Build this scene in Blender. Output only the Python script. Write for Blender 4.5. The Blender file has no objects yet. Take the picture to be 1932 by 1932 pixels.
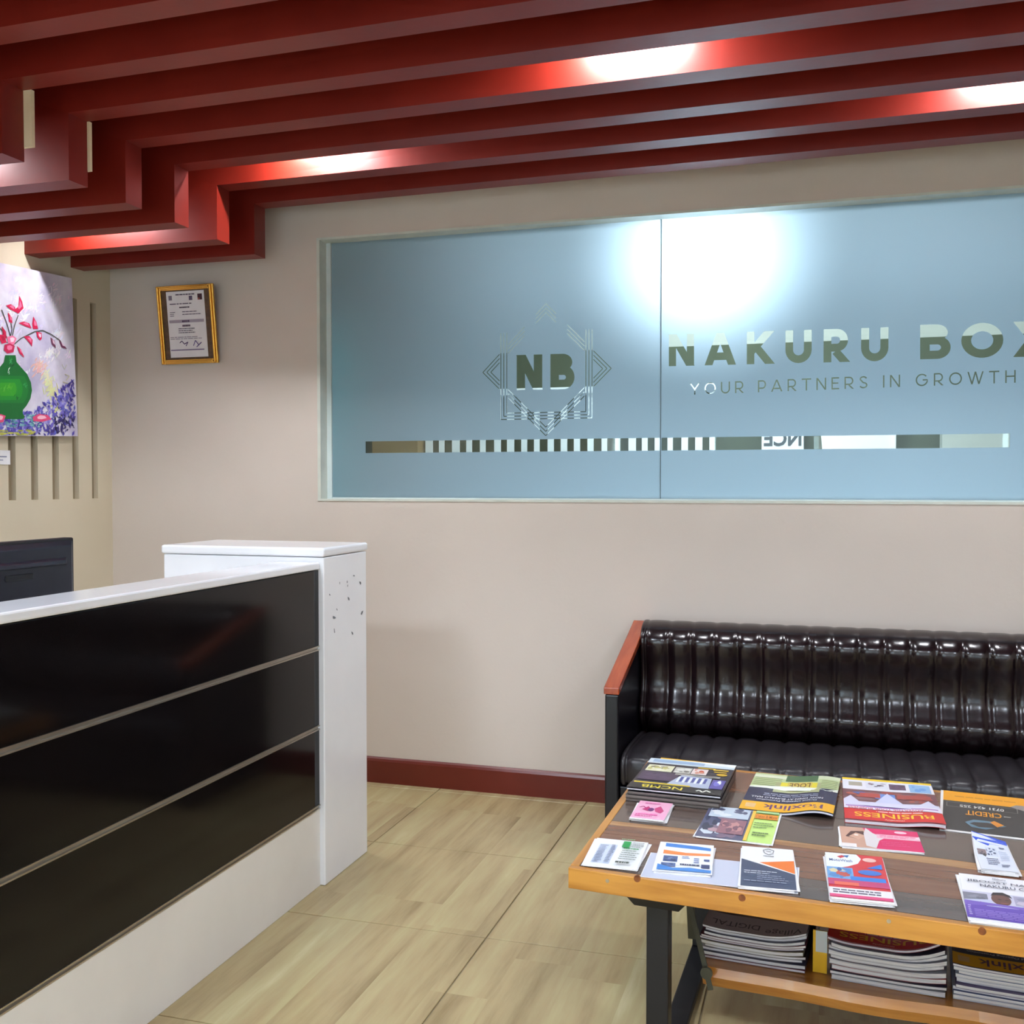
import bpy, bmesh, math, random
from mathutils import Vector, Matrix
from mathutils.geometry import delaunay_2d_cdt

scene = bpy.context.scene
COL = scene.collection
random.seed(7)

# ------------------------------------------------------------------ camera
FPX, YAW, PITCH, EYE = 1953.27, 0.2920983, -0.0288972, 1.35
_f = Vector((-math.sin(YAW)*math.cos(PITCH), math.cos(YAW)*math.cos(PITCH), math.sin(PITCH)))
_r = Vector((math.cos(YAW), math.sin(YAW), 0)); _u = _r.cross(_f)
CAM = Vector((0, 0, EYE))
cd = bpy.data.cameras.new('camera'); cam = bpy.data.objects.new('camera', cd); COL.objects.link(cam)
cd.sensor_width = 36; cd.lens = 36*FPX/1932; cd.clip_start = 0.05
cam.matrix_world = Matrix(((_r.x, _u.x, -_f.x, 0), (_r.y, _u.y, -_f.y, 0), (_r.z, _u.z, -_f.z, EYE), (0, 0, 0, 1)))
scene.camera = cam

def at(x, y, ax, v):
    """the point seen at pixel x, y of the photograph on the plane axis ax = v"""
    d = _r*((x-966)/FPX) + _u*((966-y)/FPX) + _f
    return CAM + d*((v-CAM[ax])/d[ax])

# ------------------------------------------------------------------ world, daylight, exposure
def lin(c):
    return tuple(((v/255)/12.92 if v/255 <= .04045 else ((v/255+.055)/1.055)**2.4) for v in c[:3])
w = bpy.data.worlds.new('world'); scene.world = w; w.use_nodes = True
w.node_tree.nodes['Background'].inputs[0].default_value = (.75, .87, 1, 1)
w.node_tree.nodes['Background'].inputs[1].default_value = 1.0
def area(name, loc, rot, sx, sy, power, col):
    l = bpy.data.lights.new(name, 'AREA'); l.shape = 'RECTANGLE'; l.size = sx; l.size_y = sy
    l.energy = power; l.color = col
    o = bpy.data.objects.new(name, l); COL.objects.link(o); o.location = loc; o.rotation_euler = rot
    return o
# daylight falling through the two street windows in the wall behind the camera
area('daylight_left_window', (-1.15, -2.62, 1.25), (math.radians(90), 0, math.radians(180)), 2.1, 1.5, 330, (.60, .81, 1))
area('daylight_right_window', (1.75, -2.62, 1.25), (math.radians(90), 0, math.radians(180)), 2.1, 1.5, 100, (.60, .81, 1))
# ceiling light of the office behind the glass
area('office_ceiling_light', (-.2, 5.3, 2.78), (0, 0, 0), 2.4, .5, 30, (.80, .92, 1))
area('added_office_fill', (.3, 6.2, .95), (math.radians(-90), 0, 0), 3.2, .9, 46, (.66, .85, 1))  # added low fill brightening the lower frosted glass; no window stands there
vs = scene.view_settings
vs.view_transform = 'Standard'; vs.look = 'None'; vs.gamma = 1; vs.use_curve_mapping = False
vs.exposure = 0.72
cy = scene.cycles
cy.max_bounces = 5; cy.diffuse_bounces = 3; cy.glossy_bounces = 3; cy.transmission_bounces = 3; cy.adaptive_threshold = .03; cy.use_light_tree = False; cy.transparent_max_bounces = 8
cy.caustics_reflective = False; cy.caustics_refractive = False; cy.sample_clamp_indirect = 6

# ------------------------------------------------------------------ helpers
def worldloc(o):
    v = Vector((0, 0, 0))
    while o is not None:
        v += o.location; o = o.parent
    return v
def tag(o, label=None, cat=None, group=None, kind=None):
    if label: o['label'] = label
    if cat: o['category'] = cat
    if group: o['group'] = group
    if kind: o['kind'] = kind
    return o
def thing(name, loc, label=None, cat=None, group=None, kind=None):
    o = bpy.data.objects.new(name, None); o.empty_display_size = .05
    COL.objects.link(o); o.location = loc
    return tag(o, label, cat, group, kind)
class MB:
    """collects geometry in world coordinates; build() links it as ONE mesh object"""
    def __init__(s): s.v = []; s.f = []; s.c = []
    def add(s, vs_, fs, col=None):
        n = len(s.v); s.v += [tuple(p) for p in vs_]
        for f in fs: s.f.append([i+n for i in f]); s.c.append(col)
        return s
    def box(s, a, b, col=None):
        (x0, y0, z0), (x1, y1, z1) = a, b
        return s.add([(x0,y0,z0),(x1,y0,z0),(x1,y1,z0),(x0,y1,z0),(x0,y0,z1),(x1,y0,z1),(x1,y1,z1),(x0,y1,z1)],
              [(3,2,1,0),(4,5,6,7),(0,1,5,4),(1,2,6,5),(2,3,7,6),(3,0,4,7)], col)
    def hexa(s, p, col=None):
        return s.add(p, [(3,2,1,0),(4,5,6,7),(0,1,5,4),(1,2,6,5),(2,3,7,6),(3,0,4,7)], col)
    def prism(s, poly, axis, a, b, col=None):
        """poly of 2-D points extruded along axis from a to b"""
        def pt(p, t):
            q = list(p); q.insert(axis, t); return tuple(q)
        n = len(poly)
        return s.add([pt(p, a) for p in poly]+[pt(p, b) for p in poly],
            [tuple(range(n-1, -1, -1)), tuple(range(n, 2*n))]+[(i, (i+1) % n, n+(i+1) % n, n+i) for i in range(n)], col)
    def grid(s, fn, nu, nv, col=None):
        n = len(s.v)
        for j in range(nv+1):
            for i in range(nu+1): s.v.append(tuple(fn(i/nu, j/nv)))
        for j in range(nv):
            for i in range(nu):
                a = n+j*(nu+1)+i; s.f.append([a, a+1, a+nu+2, a+nu+1]); s.c.append(col)
        return s
    def tube(s, a, b, r, n=16, r2=None, caps=True):
        a = Vector(a); b = Vector(b); d = (b-a).normalized(); r2 = r if r2 is None else r2
        t = d.orthogonal().normalized(); q = d.cross(t); k = len(s.v)
        for p, rr in ((a, r), (b, r2)):
            for i in range(n):
                an = 2*math.pi*i/n; s.v.append(tuple(p+t*(rr*math.cos(an))+q*(rr*math.sin(an))))
        for i in range(n):
            s.f.append([k+i, k+(i+1) % n, k+n+(i+1) % n, k+n+i]); s.c.append(None)
        if caps:
            s.f.append([k+i for i in range(n-1, -1, -1)]); s.c.append(None)
            s.f.append([k+n+i for i in range(n)]); s.c.append(None)
        return s
    def build(s, name, mat, parent=None, bevel=0, smooth=False, seg=2, fix=True):
        off = worldloc(parent) if parent else Vector((0, 0, 0))
        me = bpy.data.meshes.new(name)
        me.from_pydata([tuple(Vector(p)-off) for p in s.v], [], s.f)
        if any(c is not None for c in s.c):
            at_ = me.color_attributes.new('print', 'FLOAT_COLOR', 'CORNER')
            for p, c in zip(me.polygons, s.c):
                cc = (*lin(c), 1) if c is not None else (1, 1, 1, 1)
                for li in p.loop_indices: at_.data[li].color = cc
        if bevel or fix:
            bm = bmesh.new(); bm.from_mesh(me)
            if fix: bmesh.ops.recalc_face_normals(bm, faces=bm.faces)
            if bevel:
                bmesh.ops.bevel(bm, geom=[e for e in bm.edges if len(e.link_faces) == 2 and e.calc_face_angle(0) > .5],
                                offset=bevel, segments=seg, affect='EDGES', profile=.5)
            bm.to_mesh(me); bm.free()
        if smooth: me.polygons.foreach_set('use_smooth', [True]*len(me.polygons))
        me.materials.append(mat); me.update()
        o = bpy.data.objects.new(name, me); COL.objects.link(o)
        if parent: o.parent = parent
        return o
def bx(a, b): return MB().box(a, b)

# ------------------------------------------------------------------ materials
def base(name, rough=.5, metal=0, spec=.5, coat=0):
    m = bpy.data.materials.new(name); m.use_nodes = True
    nt = m.node_tree; b = nt.nodes['Principled BSDF']
    b.inputs['Roughness'].default_value = rough; b.inputs['Metallic'].default_value = metal
    b.inputs['Specular IOR Level'].default_value = spec
    b.inputs['Coat Weight'].default_value = coat; b.inputs['Coat Roughness'].default_value = .08
    return m, nt, b
def N(nt, t, **kw):
    n = nt.nodes.new(t)
    for k, v in kw.items():
        if k in n.inputs: n.inputs[k].default_value = v
        else: setattr(n, k, v)
    return n
def mat(name, c, c2=None, rough=.5, metal=0, scale=8, stretch=(1, 1, 1), bump=0, spec=.5, coat=0, detail=4, lo=.35, hi=.65, bscale=None, space='Object'):
    m, nt, b = base(name, rough, metal, spec, coat)
    if c2 is None and not bump:
        b.inputs['Base Color'].default_value = (*lin(c), 1); return m
    tc = N(nt, 'ShaderNodeTexCoord'); mp = N(nt, 'ShaderNodeMapping'); mp.inputs['Scale'].default_value = stretch
    if space == 'World':
        ge = N(nt, 'ShaderNodeNewGeometry'); nt.links.new(ge.outputs['Position'], mp.inputs[0])
    else: nt.links.new(tc.outputs[space], mp.inputs[0])
    no = N(nt, 'ShaderNodeTexNoise', Scale=scale, Detail=detail); nt.links.new(mp.outputs[0], no.inputs['Vector'])
    cr = N(nt, 'ShaderNodeValToRGB'); e = cr.color_ramp.elements
    e[0].position = lo; e[1].position = hi
    e[0].color = (*lin(c), 1); e[1].color = (*lin(c2 or c), 1)
    nt.links.new(no.outputs[0], cr.inputs[0]); nt.links.new(cr.outputs[0], b.inputs['Base Color'])
    if bump:
        bn = no
        if bscale:
            bn = N(nt, 'ShaderNodeTexNoise', Scale=bscale, Detail=3); nt.links.new(mp.outputs[0], bn.inputs['Vector'])
        bp = N(nt, 'ShaderNodeBump', Strength=bump, Distance=.01); nt.links.new(bn.outputs[0], bp.inputs['Height'])
        nt.links.new(bp.outputs[0], b.inputs['Normal'])
    return m
def printmat(name, rough, spec=.5):
    m, nt, b = base(name, rough, 0, spec)
    a = N(nt, 'ShaderNodeAttribute', attribute_name='print'); nt.links.new(a.outputs['Color'], b.inputs['Base Color'])
    return m
M = {}
M['wall'] = mat('wall_paint', (207, 195, 185), (213, 201, 191), rough=.42, scale=1.3, bump=.05, bscale=60, spec=.35, space='World')
M['wall_left'] = mat('left_wall_paint', (205, 192, 166), (211, 199, 175), rough=.5, scale=1.5, bump=.05, bscale=60, space='World')
M['groove'] = mat('groove_brown', (136, 121, 96), (146, 130, 103), rough=.6, scale=4)  # groove backs set darker and browner than the wall face
M['ceil'] = mat('ceiling_paint', (215, 205, 195), (222, 214, 204), rough=.8, scale=2)
M['red'] = mat('red_beam_paint', (114, 24, 12), (122, 28, 15), rough=.42, scale=5, bump=.03, bscale=40, spec=.5, space='World')
M['cream'] = mat('bare_plaster', (225, 200, 160), (235, 214, 178), rough=.8, scale=9)
M['base'] = mat('baseboard_paint', (96, 29, 20), (104, 34, 24), rough=.3, scale=4)
M['white'] = mat('white_laminate', (232, 232, 236), (238, 238, 241), rough=.12, scale=3, spec=.5)
M['white_dull'] = mat('white_kick', (222, 217, 212), (230, 226, 221), rough=.22, scale=3)
M['black'] = mat('black_gloss', (16, 13, 15), (19, 15, 16), rough=.10, scale=3, spec=.3)
M['alu'] = mat('aluminium', (190, 180, 168), (200, 190, 178), rough=.32, metal=.9, scale=30, stretch=(1, .05, 1))
M['scuff'] = mat('scuff', (95, 98, 105), (130, 132, 138), rough=.6, scale=40)
M['plastic'] = mat('monitor_plastic', (22, 24, 36), (26, 29, 41), rough=.38, scale=20)
M['plastic2'] = mat('monitor_dark', (10, 11, 16), (13, 14, 19), rough=.5, scale=20)
M['leather'] = mat('black_leather', (24, 14, 17), (32, 19, 22), rough=.2, scale=14, bump=.03, bscale=55, spec=.6)
M['leather2'] = mat('black_leather_seat', (36, 32, 36), (43, 38, 42), rough=.34, scale=14, bump=.04, bscale=55, spec=.5)
M['leather_arm'] = mat('navy_vinyl', (10, 9, 17), (14, 12, 21), rough=.32, scale=10, bump=.04, bscale=80)
M['armwood'] = mat('red_varnished_wood', (150, 58, 28), (172, 74, 38), rough=.2, scale=3, stretch=(14, 1, 6), coat=.4)
M['pine'] = mat('pine_wood', (172, 112, 38), (198, 138, 58), rough=.3, scale=2.2, stretch=(1.2, 22, 22), coat=.3, bump=.05)
M['pine_side'] = mat('pine_wood_side', (172, 112, 38), (198, 138, 58), rough=.3, scale=2.2, stretch=(22, 1.2, 22), coat=.3)
M['plank_dark'] = mat('dark_plank', (84, 70, 64), (104, 88, 80), rough=.22, scale=2, stretch=(1, 12, 12), coat=.35, lo=.3, hi=.7)
M['plank_red'] = mat('red_brown_plank', (104, 66, 48), (138, 94, 70), rough=.24, scale=2, stretch=(1, 14, 14), coat=.35, lo=.3, hi=.7)
M['plank_sap'] = mat('sapwood', (150, 106, 66), (186, 140, 92), rough=.25, scale=2.5, stretch=(1, 16, 16), coat=.3)
M['shelfwood'] = mat('shelf_wood', (158, 96, 34), (206, 140, 62), rough=.26, scale=2, stretch=(1.3, 14, 14), coat=.35, lo=.3, hi=.7)
M['knot'] = mat('knot_wood', (92, 44, 18), (140, 78, 34), rough=.4, scale=60)
M['steel'] = mat('black_steel', (10, 9, 14), (14, 12, 18), rough=.42, scale=12)
M['olive'] = mat('olive_steel', (62, 60, 46), (72, 70, 54), rough=.45, scale=12)
M['screw'] = mat('screw_metal', (176, 160, 140), (196, 182, 160), rough=.35, metal=.8, scale=50)
M['gold'] = mat('gold_frame', (205, 150, 60), (214, 162, 74), rough=.25, metal=.85, scale=3)
M['bronze'] = mat('bronze_mount', (74, 52, 30), (98, 72, 42), rough=.5, scale=60)
M['paper'] = mat('paper', (232, 230, 232), (238, 236, 238), rough=.55, scale=20)
M['pages'] = mat('page_edges', (206, 204, 212), (236, 234, 240), rough=.6, scale=4, stretch=(1, 1, 240), lo=.4, hi=.6)
M['pages_dark'] = mat('dark_page_edges', (84, 74, 70), (130, 118, 112), rough=.6, scale=4, stretch=(1, 1, 240), lo=.4, hi=.6)
M['print'] = printmat('printed_ink', .28)
M['print_matt'] = printmat('printed_ink_matt', .55, .3)
M['paint'] = printmat('oil_paint', .45)
M['trim'] = mat('white_trim', (200, 205, 196), (212, 216, 206), rough=.4, scale=12)
M['seal'] = mat('silicone_seal', (205, 218, 216), (214, 226, 224), rough=.3, scale=12)
M['joint'] = mat('glass_joint', (40, 66, 72), (48, 74, 80), rough=.3, scale=12)

def canvas_mat():
    m, nt, b = base('canvas_ground', .5)
    tc = N(nt, 'ShaderNodeTexCoord')
    n1 = N(nt, 'ShaderNodeTexNoise', Scale=6, Detail=8); n2 = N(nt, 'ShaderNodeTexNoise', Scale=22, Detail=6)
    nt.links.new(tc.outputs['Object'], n1.inputs['Vector']); nt.links.new(tc.outputs['Object'], n2.inputs['Vector'])
    cr = N(nt, 'ShaderNodeValToRGB'); e = cr.color_ramp.elements
    e[0].position = .3; e[0].color = (*lin((186, 176, 208)), 1); e[1].position = .7; e[1].color = (*lin((240, 236, 244)), 1)
    k = cr.color_ramp.elements.new(.5); k.color = (*lin((222, 214, 232)), 1)
    mx = N(nt, 'ShaderNodeMixRGB', blend_type='MULTIPLY'); mx.inputs[0].default_value = .25
    nt.links.new(n1.outputs[0], cr.inputs[0]); nt.links.new(cr.outputs[0], mx.inputs[1]); nt.links.new(n2.outputs[0], mx.inputs[2])
    nt.links.new(mx.outputs[0], b.inputs['Base Color'])
    bp = N(nt, 'ShaderNodeBump', Strength=.25, Distance=.004); nt.links.new(n2.outputs[0], bp.inputs['Height']); nt.links.new(bp.outputs[0], b.inputs['Normal'])
    return m
M['canvas'] = canvas_mat()

def tile_mat():
    """wood-look porcelain: narrow printed planks with grain, running along Y"""
    m, nt, b = base('wood_look_tile', .26, spec=.4)
    ge = N(nt, 'ShaderNodeNewGeometry'); oi = N(nt, 'ShaderNodeObjectInfo')
    sp = N(nt, 'ShaderNodeSeparateXYZ'); nt.links.new(ge.outputs['Position'], sp.inputs[0])
    def math_(op, a, b_=None):
        n = N(nt, 'ShaderNodeMath', operation=op)
        for i, v in enumerate((a, b_)):
            if v is None: continue
            if isinstance(v, (int, float)): n.inputs[i].default_value = v
            else: nt.links.new(v, n.inputs[i])
        return n.outputs[0]
    strip = math_('FLOOR', math_('MULTIPLY', sp.outputs[0], 1/.165))
    seg = math_('FLOOR', math_('ADD', math_('MULTIPLY', sp.outputs[1], 1/.9), math_('MULTIPLY', math_('SINE', math_('MULTIPLY', strip, 12.9)), 3.1)))
    wn = N(nt, 'ShaderNodeTexWhiteNoise', noise_dimensions='2D'); cx = N(nt, 'ShaderNodeCombineXYZ')
    nt.links.new(strip, cx.inputs[0]); nt.links.new(seg, cx.inputs[1]); nt.links.new(cx.outputs[0], wn.inputs['Vector'])
    mp = N(nt, 'ShaderNodeMapping'); mp.inputs['Scale'].default_value = (8, .8, 1); nt.links.new(ge.outputs['Position'], mp.inputs[0])
    off = N(nt, 'ShaderNodeVectorMath', operation='ADD'); cz = N(nt, 'ShaderNodeCombineXYZ')
    nt.links.new(math_('MULTIPLY', wn.outputs[0], 7), cz.inputs[1]); nt.links.new(mp.outputs[0], off.inputs[0]); nt.links.new(cz.outputs[0], off.inputs[1])
    no = N(nt, 'ShaderNodeTexNoise', Scale=1.6, Detail=6, Roughness=.6); nt.links.new(off.outputs[0], no.inputs['Vector'])
    fac = math_('ADD', math_('MULTIPLY', no.outputs[0], .80), math_('MULTIPLY', wn.outputs[0], .16))
    cr = N(nt, 'ShaderNodeValToRGB'); e = cr.color_ramp.elements
    e[0].position = .26; e[0].color = (*lin((140, 120, 84)), 1); e[1].position = .78; e[1].color = (*lin((204, 192, 154)), 1)
    k = e.new(.45); k.color = (*lin((172, 152, 112)), 1); k = e.new(.6); k.color = (*lin((182, 168, 124)), 1)
    nt.links.new(fac, cr.inputs[0]); nt.links.new(cr.outputs[0], b.inputs['Base Color'])
    return m
M['tile'] = tile_mat()
M['grout'] = mat('grout', (134, 118, 90), (140, 126, 98), rough=.8, scale=30)

def frost_mat():
    m = bpy.data.materials.new('frosted_film'); m.use_nodes = True; nt = m.node_tree
    nt.nodes.remove(nt.nodes['Principled BSDF']); out = nt.nodes['Material Output']
    tr = N(nt, 'ShaderNodeBsdfTranslucent'); tr.inputs[0].default_value = (*lin((206, 222, 240)), 1)
    df = N(nt, 'ShaderNodeBsdfDiffuse'); df.inputs[0].default_value = (*lin((150, 168, 172)), 1)
    gl = N(nt, 'ShaderNodeBsdfGlossy'); gl.inputs[0].default_value = (.8, .85, .9, 1); gl.inputs['Roughness'].default_value = .42
    m1 = N(nt, 'ShaderNodeMixShader'); m1.inputs[0].default_value = .36
    nt.links.new(tr.outputs[0], m1.inputs[1]); nt.links.new(df.outputs[0], m1.inputs[2])
    fr = N(nt, 'ShaderNodeFresnel', IOR=1.5); m2 = N(nt, 'ShaderNodeMixShader')
    nt.links.new(fr.outputs[0], m2.inputs[0]); nt.links.new(m1.outputs[0], m2.inputs[1]); nt.links.new(gl.outputs[0], m2.inputs[2])
    nt.links.new(m2.outputs[0], out.inputs[0]); return m
def glass_mat():
    m = bpy.data.materials.new('clear_glass'); m.use_nodes = True; nt = m.node_tree
    nt.nodes.remove(nt.nodes['Principled BSDF']); out = nt.nodes['Material Output']
    t = N(nt, 'ShaderNodeBsdfTransparent'); t.inputs[0].default_value = (.90, .95, .94, 1)
    g = N(nt, 'ShaderNodeBsdfGlossy'); g.inputs['Roughness'].default_value = .01
    fr = N(nt, 'ShaderNodeFresnel', IOR=1.5); mx = N(nt, 'ShaderNodeMixShader')
    nt.links.new(fr.outputs[0], mx.inputs[0]); nt.links.new(t.outputs[0], mx.inputs[1]); nt.links.new(g.outputs[0], mx.inputs[2])
    nt.links.new(mx.outputs[0], out.inputs[0]); return m
M['frost'] = frost_mat(); M['glass'] = glass_mat()
def emit_mat(name, col, s):
    m, nt, b = base(name); b.inputs['Emission Color'].default_value = (*lin(col), 1); b.inputs['Emission Strength'].default_value = s
    b.inputs['Base Color'].default_value = (.9, .9, .9, 1); return m
M['lamp'] = emit_mat('lamp_lens', (235, 240, 255), 14); M['lamp'].cycles.emission_sampling = 'NONE'

# ------------------------------------------------------------------ lettering
_tc = {}
def text_mesh(s, bold=0.0, fill=True, spacing=1.0):
    """2-D vertices / faces (or outline loops when fill is off) of a line of lettering, scaled to a unit box"""
    key = (s, bold, fill, spacing)
    if key in _tc: return _tc[key]
    c = bpy.data.curves.new('lettering', 'FONT'); c.body = s; c.size = 1; c.offset = bold; c.resolution_u = 3
    c.space_character = spacing
    c.fill_mode = 'BOTH' if fill else 'NONE'
    o = bpy.data.objects.new('lettering', c); COL.objects.link(o)
    dg = bpy.context.evaluated_depsgraph_get(); e = o.evaluated_get(dg); me = e.to_mesh()
    v = [(p.co.x, p.co.y) for p in me.vertices]
    if fill: g = [tuple(p.vertices) for p in me.polygons]
    else: g = [tuple(x.vertices) for x in me.edges]
    e.to_mesh_clear(); bpy.data.objects.remove(o); bpy.data.curves.remove(c)
    x0 = min(p[0] for p in v); x1 = max(p[0] for p in v); y0 = min(p[1] for p in v); y1 = max(p[1] for p in v)
    v = [((p[0]-x0)/(x1-x0), (p[1]-y0)/(y1-y0)) for p in v]
    _tc[key] = (v, g, (x1-x0)/(y1-y0)); return _tc[key]

class Ink:
    """flat print in page coordinates u (left to right), v (bottom to top), laid on a surface S(u, v, h)"""
    def __init__(s, S, lift=.00025, step=.00003): s.S = S; s.m = MB(); s.k = 0; s.lift = lift; s.step = step
    def _h(s): s.k += 1; return s.lift + s.k*s.step
    def rect(s, u0, v0, u1, v1, c, n=8):
        if getattr(s.S, 'bent', False): n = 2+int(60*abs(u1-u0))
        h = s._h(); s.m.grid(lambda a, b: s.S(u0+(u1-u0)*a, v0+(v1-v0)*b, h), n, 8 if getattr(s.S, 'curl', False) else 2, c); return s
    def poly(s, pts, c):
        h = s._h(); s.m.add([s.S(u, v, h) for u, v in pts], [tuple(range(len(pts)))], c); return s
    def disc(s, u, v, ru, rv, c, n=16):
        return s.poly([(u+ru*math.cos(2*math.pi*i/n), v+rv*math.sin(2*math.pi*i/n)) for i in range(n)], c)
    def text(s, t, u0, v0, u1, v1, c, bold=.01):
        v, f, _ = text_mesh(t, min(bold, .012)); h = s._h()
        s.m.add([s.S(u0+(u1-u0)*p[0], v0+(v1-v0)*p[1], h) for p in v], f, c); return s
    def lines(s, u0, v0, u1, v1, rows, c, seed=1, fill=.5):
        """rows of print too small to read"""
        r = random.Random(seed); dv = (v1-v0)/rows
        for i in range(rows):
            a = u0; vv = v1-(i+1)*dv; end = u1-(u1-u0)*r.random()*.35
            while a < end:
                b = min(end, a+(u1-u0)*r.uniform(.06, .2)); s.rect(a, vv+dv*(1-fill)/2, b, vv+dv*(1+fill)/2, c, 2); a = b+(u1-u0)*.02
        return s
    def patch(s, u0, v0, u1, v1, cols, n, seed=1, size=.25):
        """a small printed photograph: overlapping blobs"""
        r = random.Random(seed)
        s.rect(u0, v0, u1, v1, cols[0])
        for i in range(n):
            ru = (u1-u0)*size*r.uniform(.3, 1); rv = (v1-v0)*size*r.uniform(.3, 1)
            cu = r.uniform(u0+ru, u1-ru); cv = r.uniform(v0+rv, v1-rv); k = r.randint(5, 9); ph = r.random()*6
            s.poly([(cu+ru*math.cos(ph+2*math.pi*j/k)*r.uniform(.7, 1), cv+rv*math.sin(ph+2*math.pi*j/k)*r.uniform(.7, 1)) for j in range(k)], r.choice(cols[1:]))
        return s
    def stroke(s, pts, wd, c):
        for (a, b), (a2, b2) in zip(pts, pts[1:]):
            d = Vector((a2-a, b2-b)); 
            if d.length == 0: continue
            n = Vector((-d.y, d.x)).normalized()*wd/2
            s.poly([(a+n.x, b+n.y), (a2+n.x, b2+n.y), (a2-n.x, b2-n.y), (a-n.x, b-n.y)], c)
        return s
    def build(s, name, mat_, parent): return s.m.build(name, mat_, parent, fix=False)

# ================================================================== THE ROOM
D, XL, XR, YR, HC = 4.26, -3.31, 2.9, -2.7, 2.86
GY = 4.335                                   # plane of the glass
WX0, WX1, WZ0, WZ1 = -2.20, 1.62, 1.268, 2.452

# floor: real tiles with recessed joints
floor = MB().box((XL-.1, YR, -.06), (XR, D+.1, -.004)).build('floor', M['grout']); tag(floor, kind='structure')
TP = .66; tile_mesh = None; g = .0022
ix0, ix1 = math.floor((XL+.946)/TP), math.ceil((XR+.946)/TP); iy0, iy1 = math.floor((YR-2.88)/TP), math.ceil((D-2.88)/TP)
for i in range(ix0, ix1):
    for j in range(iy0, iy1):
        x0, x1 = max(XL, -.946+i*TP)+g, min(XR, -.946+(i+1)*TP)-g; y0, y1 = max(YR, 2.88+j*TP)+g, min(D, 2.88+(j+1)*TP)-g
        if x1-x0 < .02 or y1-y0 < .02: continue
        full = x1-x0 > TP-.01 and y1-y0 > TP-.01
        if full and tile_mesh:
            o = bpy.data.objects.new('tile', tile_mesh); COL.objects.link(o); o.parent = floor; o.location = (x0, y0, 0); continue
        o = MB().box((0, 0, -.012), (x1-x0, y1-y0, 0)).build('tile', M['tile'], floor, bevel=.0012, seg=1)
        o.location = (x0, y0, 0)
        if full: tile_mesh = o.data

tag(bx((XL-.2, YR-.2, HC), (XR+.2, D+.1, HC+.1)).build('ceiling', M['ceil']), kind='structure')
wb = MB()
wb.box((XL-.1, D, 0), (WX0, D+.14, HC)); wb.box((WX1, D, 0), (XR+.1, D+.14, HC))
wb.box((WX0, D, 0), (WX1, D+.14, WZ0)); wb.box((WX0, D, WZ1), (WX1, D+.14, HC))
tag(wb.build('wall_back', M['wall'], fix=False), kind='structure')
# left wall with vertical grooves
GZ0, GZ1, GW = 1.272, 2.195, .042
gys = [4.137-.131*i for i in range(9)]
wl = MB(); prev = D
wl.box((XL-.03, YR, 0), (XL, D, GZ0)); wl.box((XL-.03, YR, GZ1), (XL, D, HC))
for y in gys:
    wl.box((XL-.03, y+GW/2, GZ0), (XL, prev, GZ1)); prev = y-GW/2
wl.box((XL-.03, YR, GZ0), (XL, prev, GZ1))
wall_left = tag(wl.build('wall_left', M['wall_left'], fix=False), kind='structure')
for y in gys:
    bx((XL-.04, y-GW/2-.006, GZ0-.006), (XL-.026, y+GW/2+.006, GZ1+.006)).build('groove', M['groove'], wall_left)
tag(bx((XL-.2, YR-.1, 0), (XL-.041, D+.14, HC)).build('wall_left_core', M['groove']), kind='structure')
tag(bx((XR, YR-.1, 0), (XR+.12, D+.14, HC)).build('wall_right', M['wall']), kind='structure')
wr = MB(); xs = [XL-.2, -2.25, -.05, .65, 2.85, XR+.1]
for a, b_, op in ((XL-.2, -2.25, 0), (-2.25, -.05, 1), (-.05, .65, 0), (.65, 2.85, 1), (2.85, XR+.1, 0)):
    if not op: wr.box((a, YR-.12, 0), (b_, YR, HC))
    else: wr.box((a, YR-.12, 0), (b_, YR, .5)); wr.box((a, YR-.12, 2.0), (b_, YR, HC))
tag(wr.build('wall_rear', M['wall'], fix=False), kind='structure')
for n, (a, b_) in enumerate(((-2.25, -.05), (.65, 2.85))):
    win = thing('window_%d' % (n+2), ((a+b_)/2, YR-.06, .5), kind='structure')
    fr = MB()
    for (p, q) in (((a, .5), (a+.05, 2.0)), ((b_-.05, .5), (b_, 2.0)), (((a+b_)/2-.025, .5), ((a+b_)/2+.025, 2.0)), ((a, .5), (b_, .55)), ((a, 1.95), (b_, 2.0))):
        fr.box((p[0], YR-.09, p[1]), (q[0], YR-.04, q[1]))
    fr.build('window_frame', M['trim'], win, fix=False)
bb = MB(); bb.prism([(D, 0), (D-.016, 0), (D-.016, .098), (D-.011, .108), (D-.004, .114), (D, .114)], 0, XL, XR)
tag(bb.build('baseboard_back', M['base']), kind='structure')

# ---------------------------------------------------------------- the frosted window
win = thing('window_1', ((WX0+WX1)/2, D, WZ0), kind='structure')
ln = MB()
ln.box((WX0-.003, D-.003, WZ0-.003), (WX0+.012, GY+.03, WZ1)); ln.box((WX1-.012, D-.003, WZ0), (WX1, GY+.03, WZ1))
ln.box((WX0+.012, D-.003, WZ1-.010), (WX1-.012, GY+.03, WZ1)); ln.box((WX0+.012, D-.003, WZ0-.003), (WX1-.012, GY+.03, WZ0+.006))
ln.build('window_frame', M['trim'], win, fix=False)
sl = MB(); sl.box((WX0+.012, GY-.012, WZ0+.006), (WX0+.034, GY+.004, WZ1-.01)); sl.box((WX0+.034, GY-.006, WZ0+.006), (WX1-.012, GY+.004, WZ0+.012))
sl.build('silicone_seal', M['seal'], win, fix=False)

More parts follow.
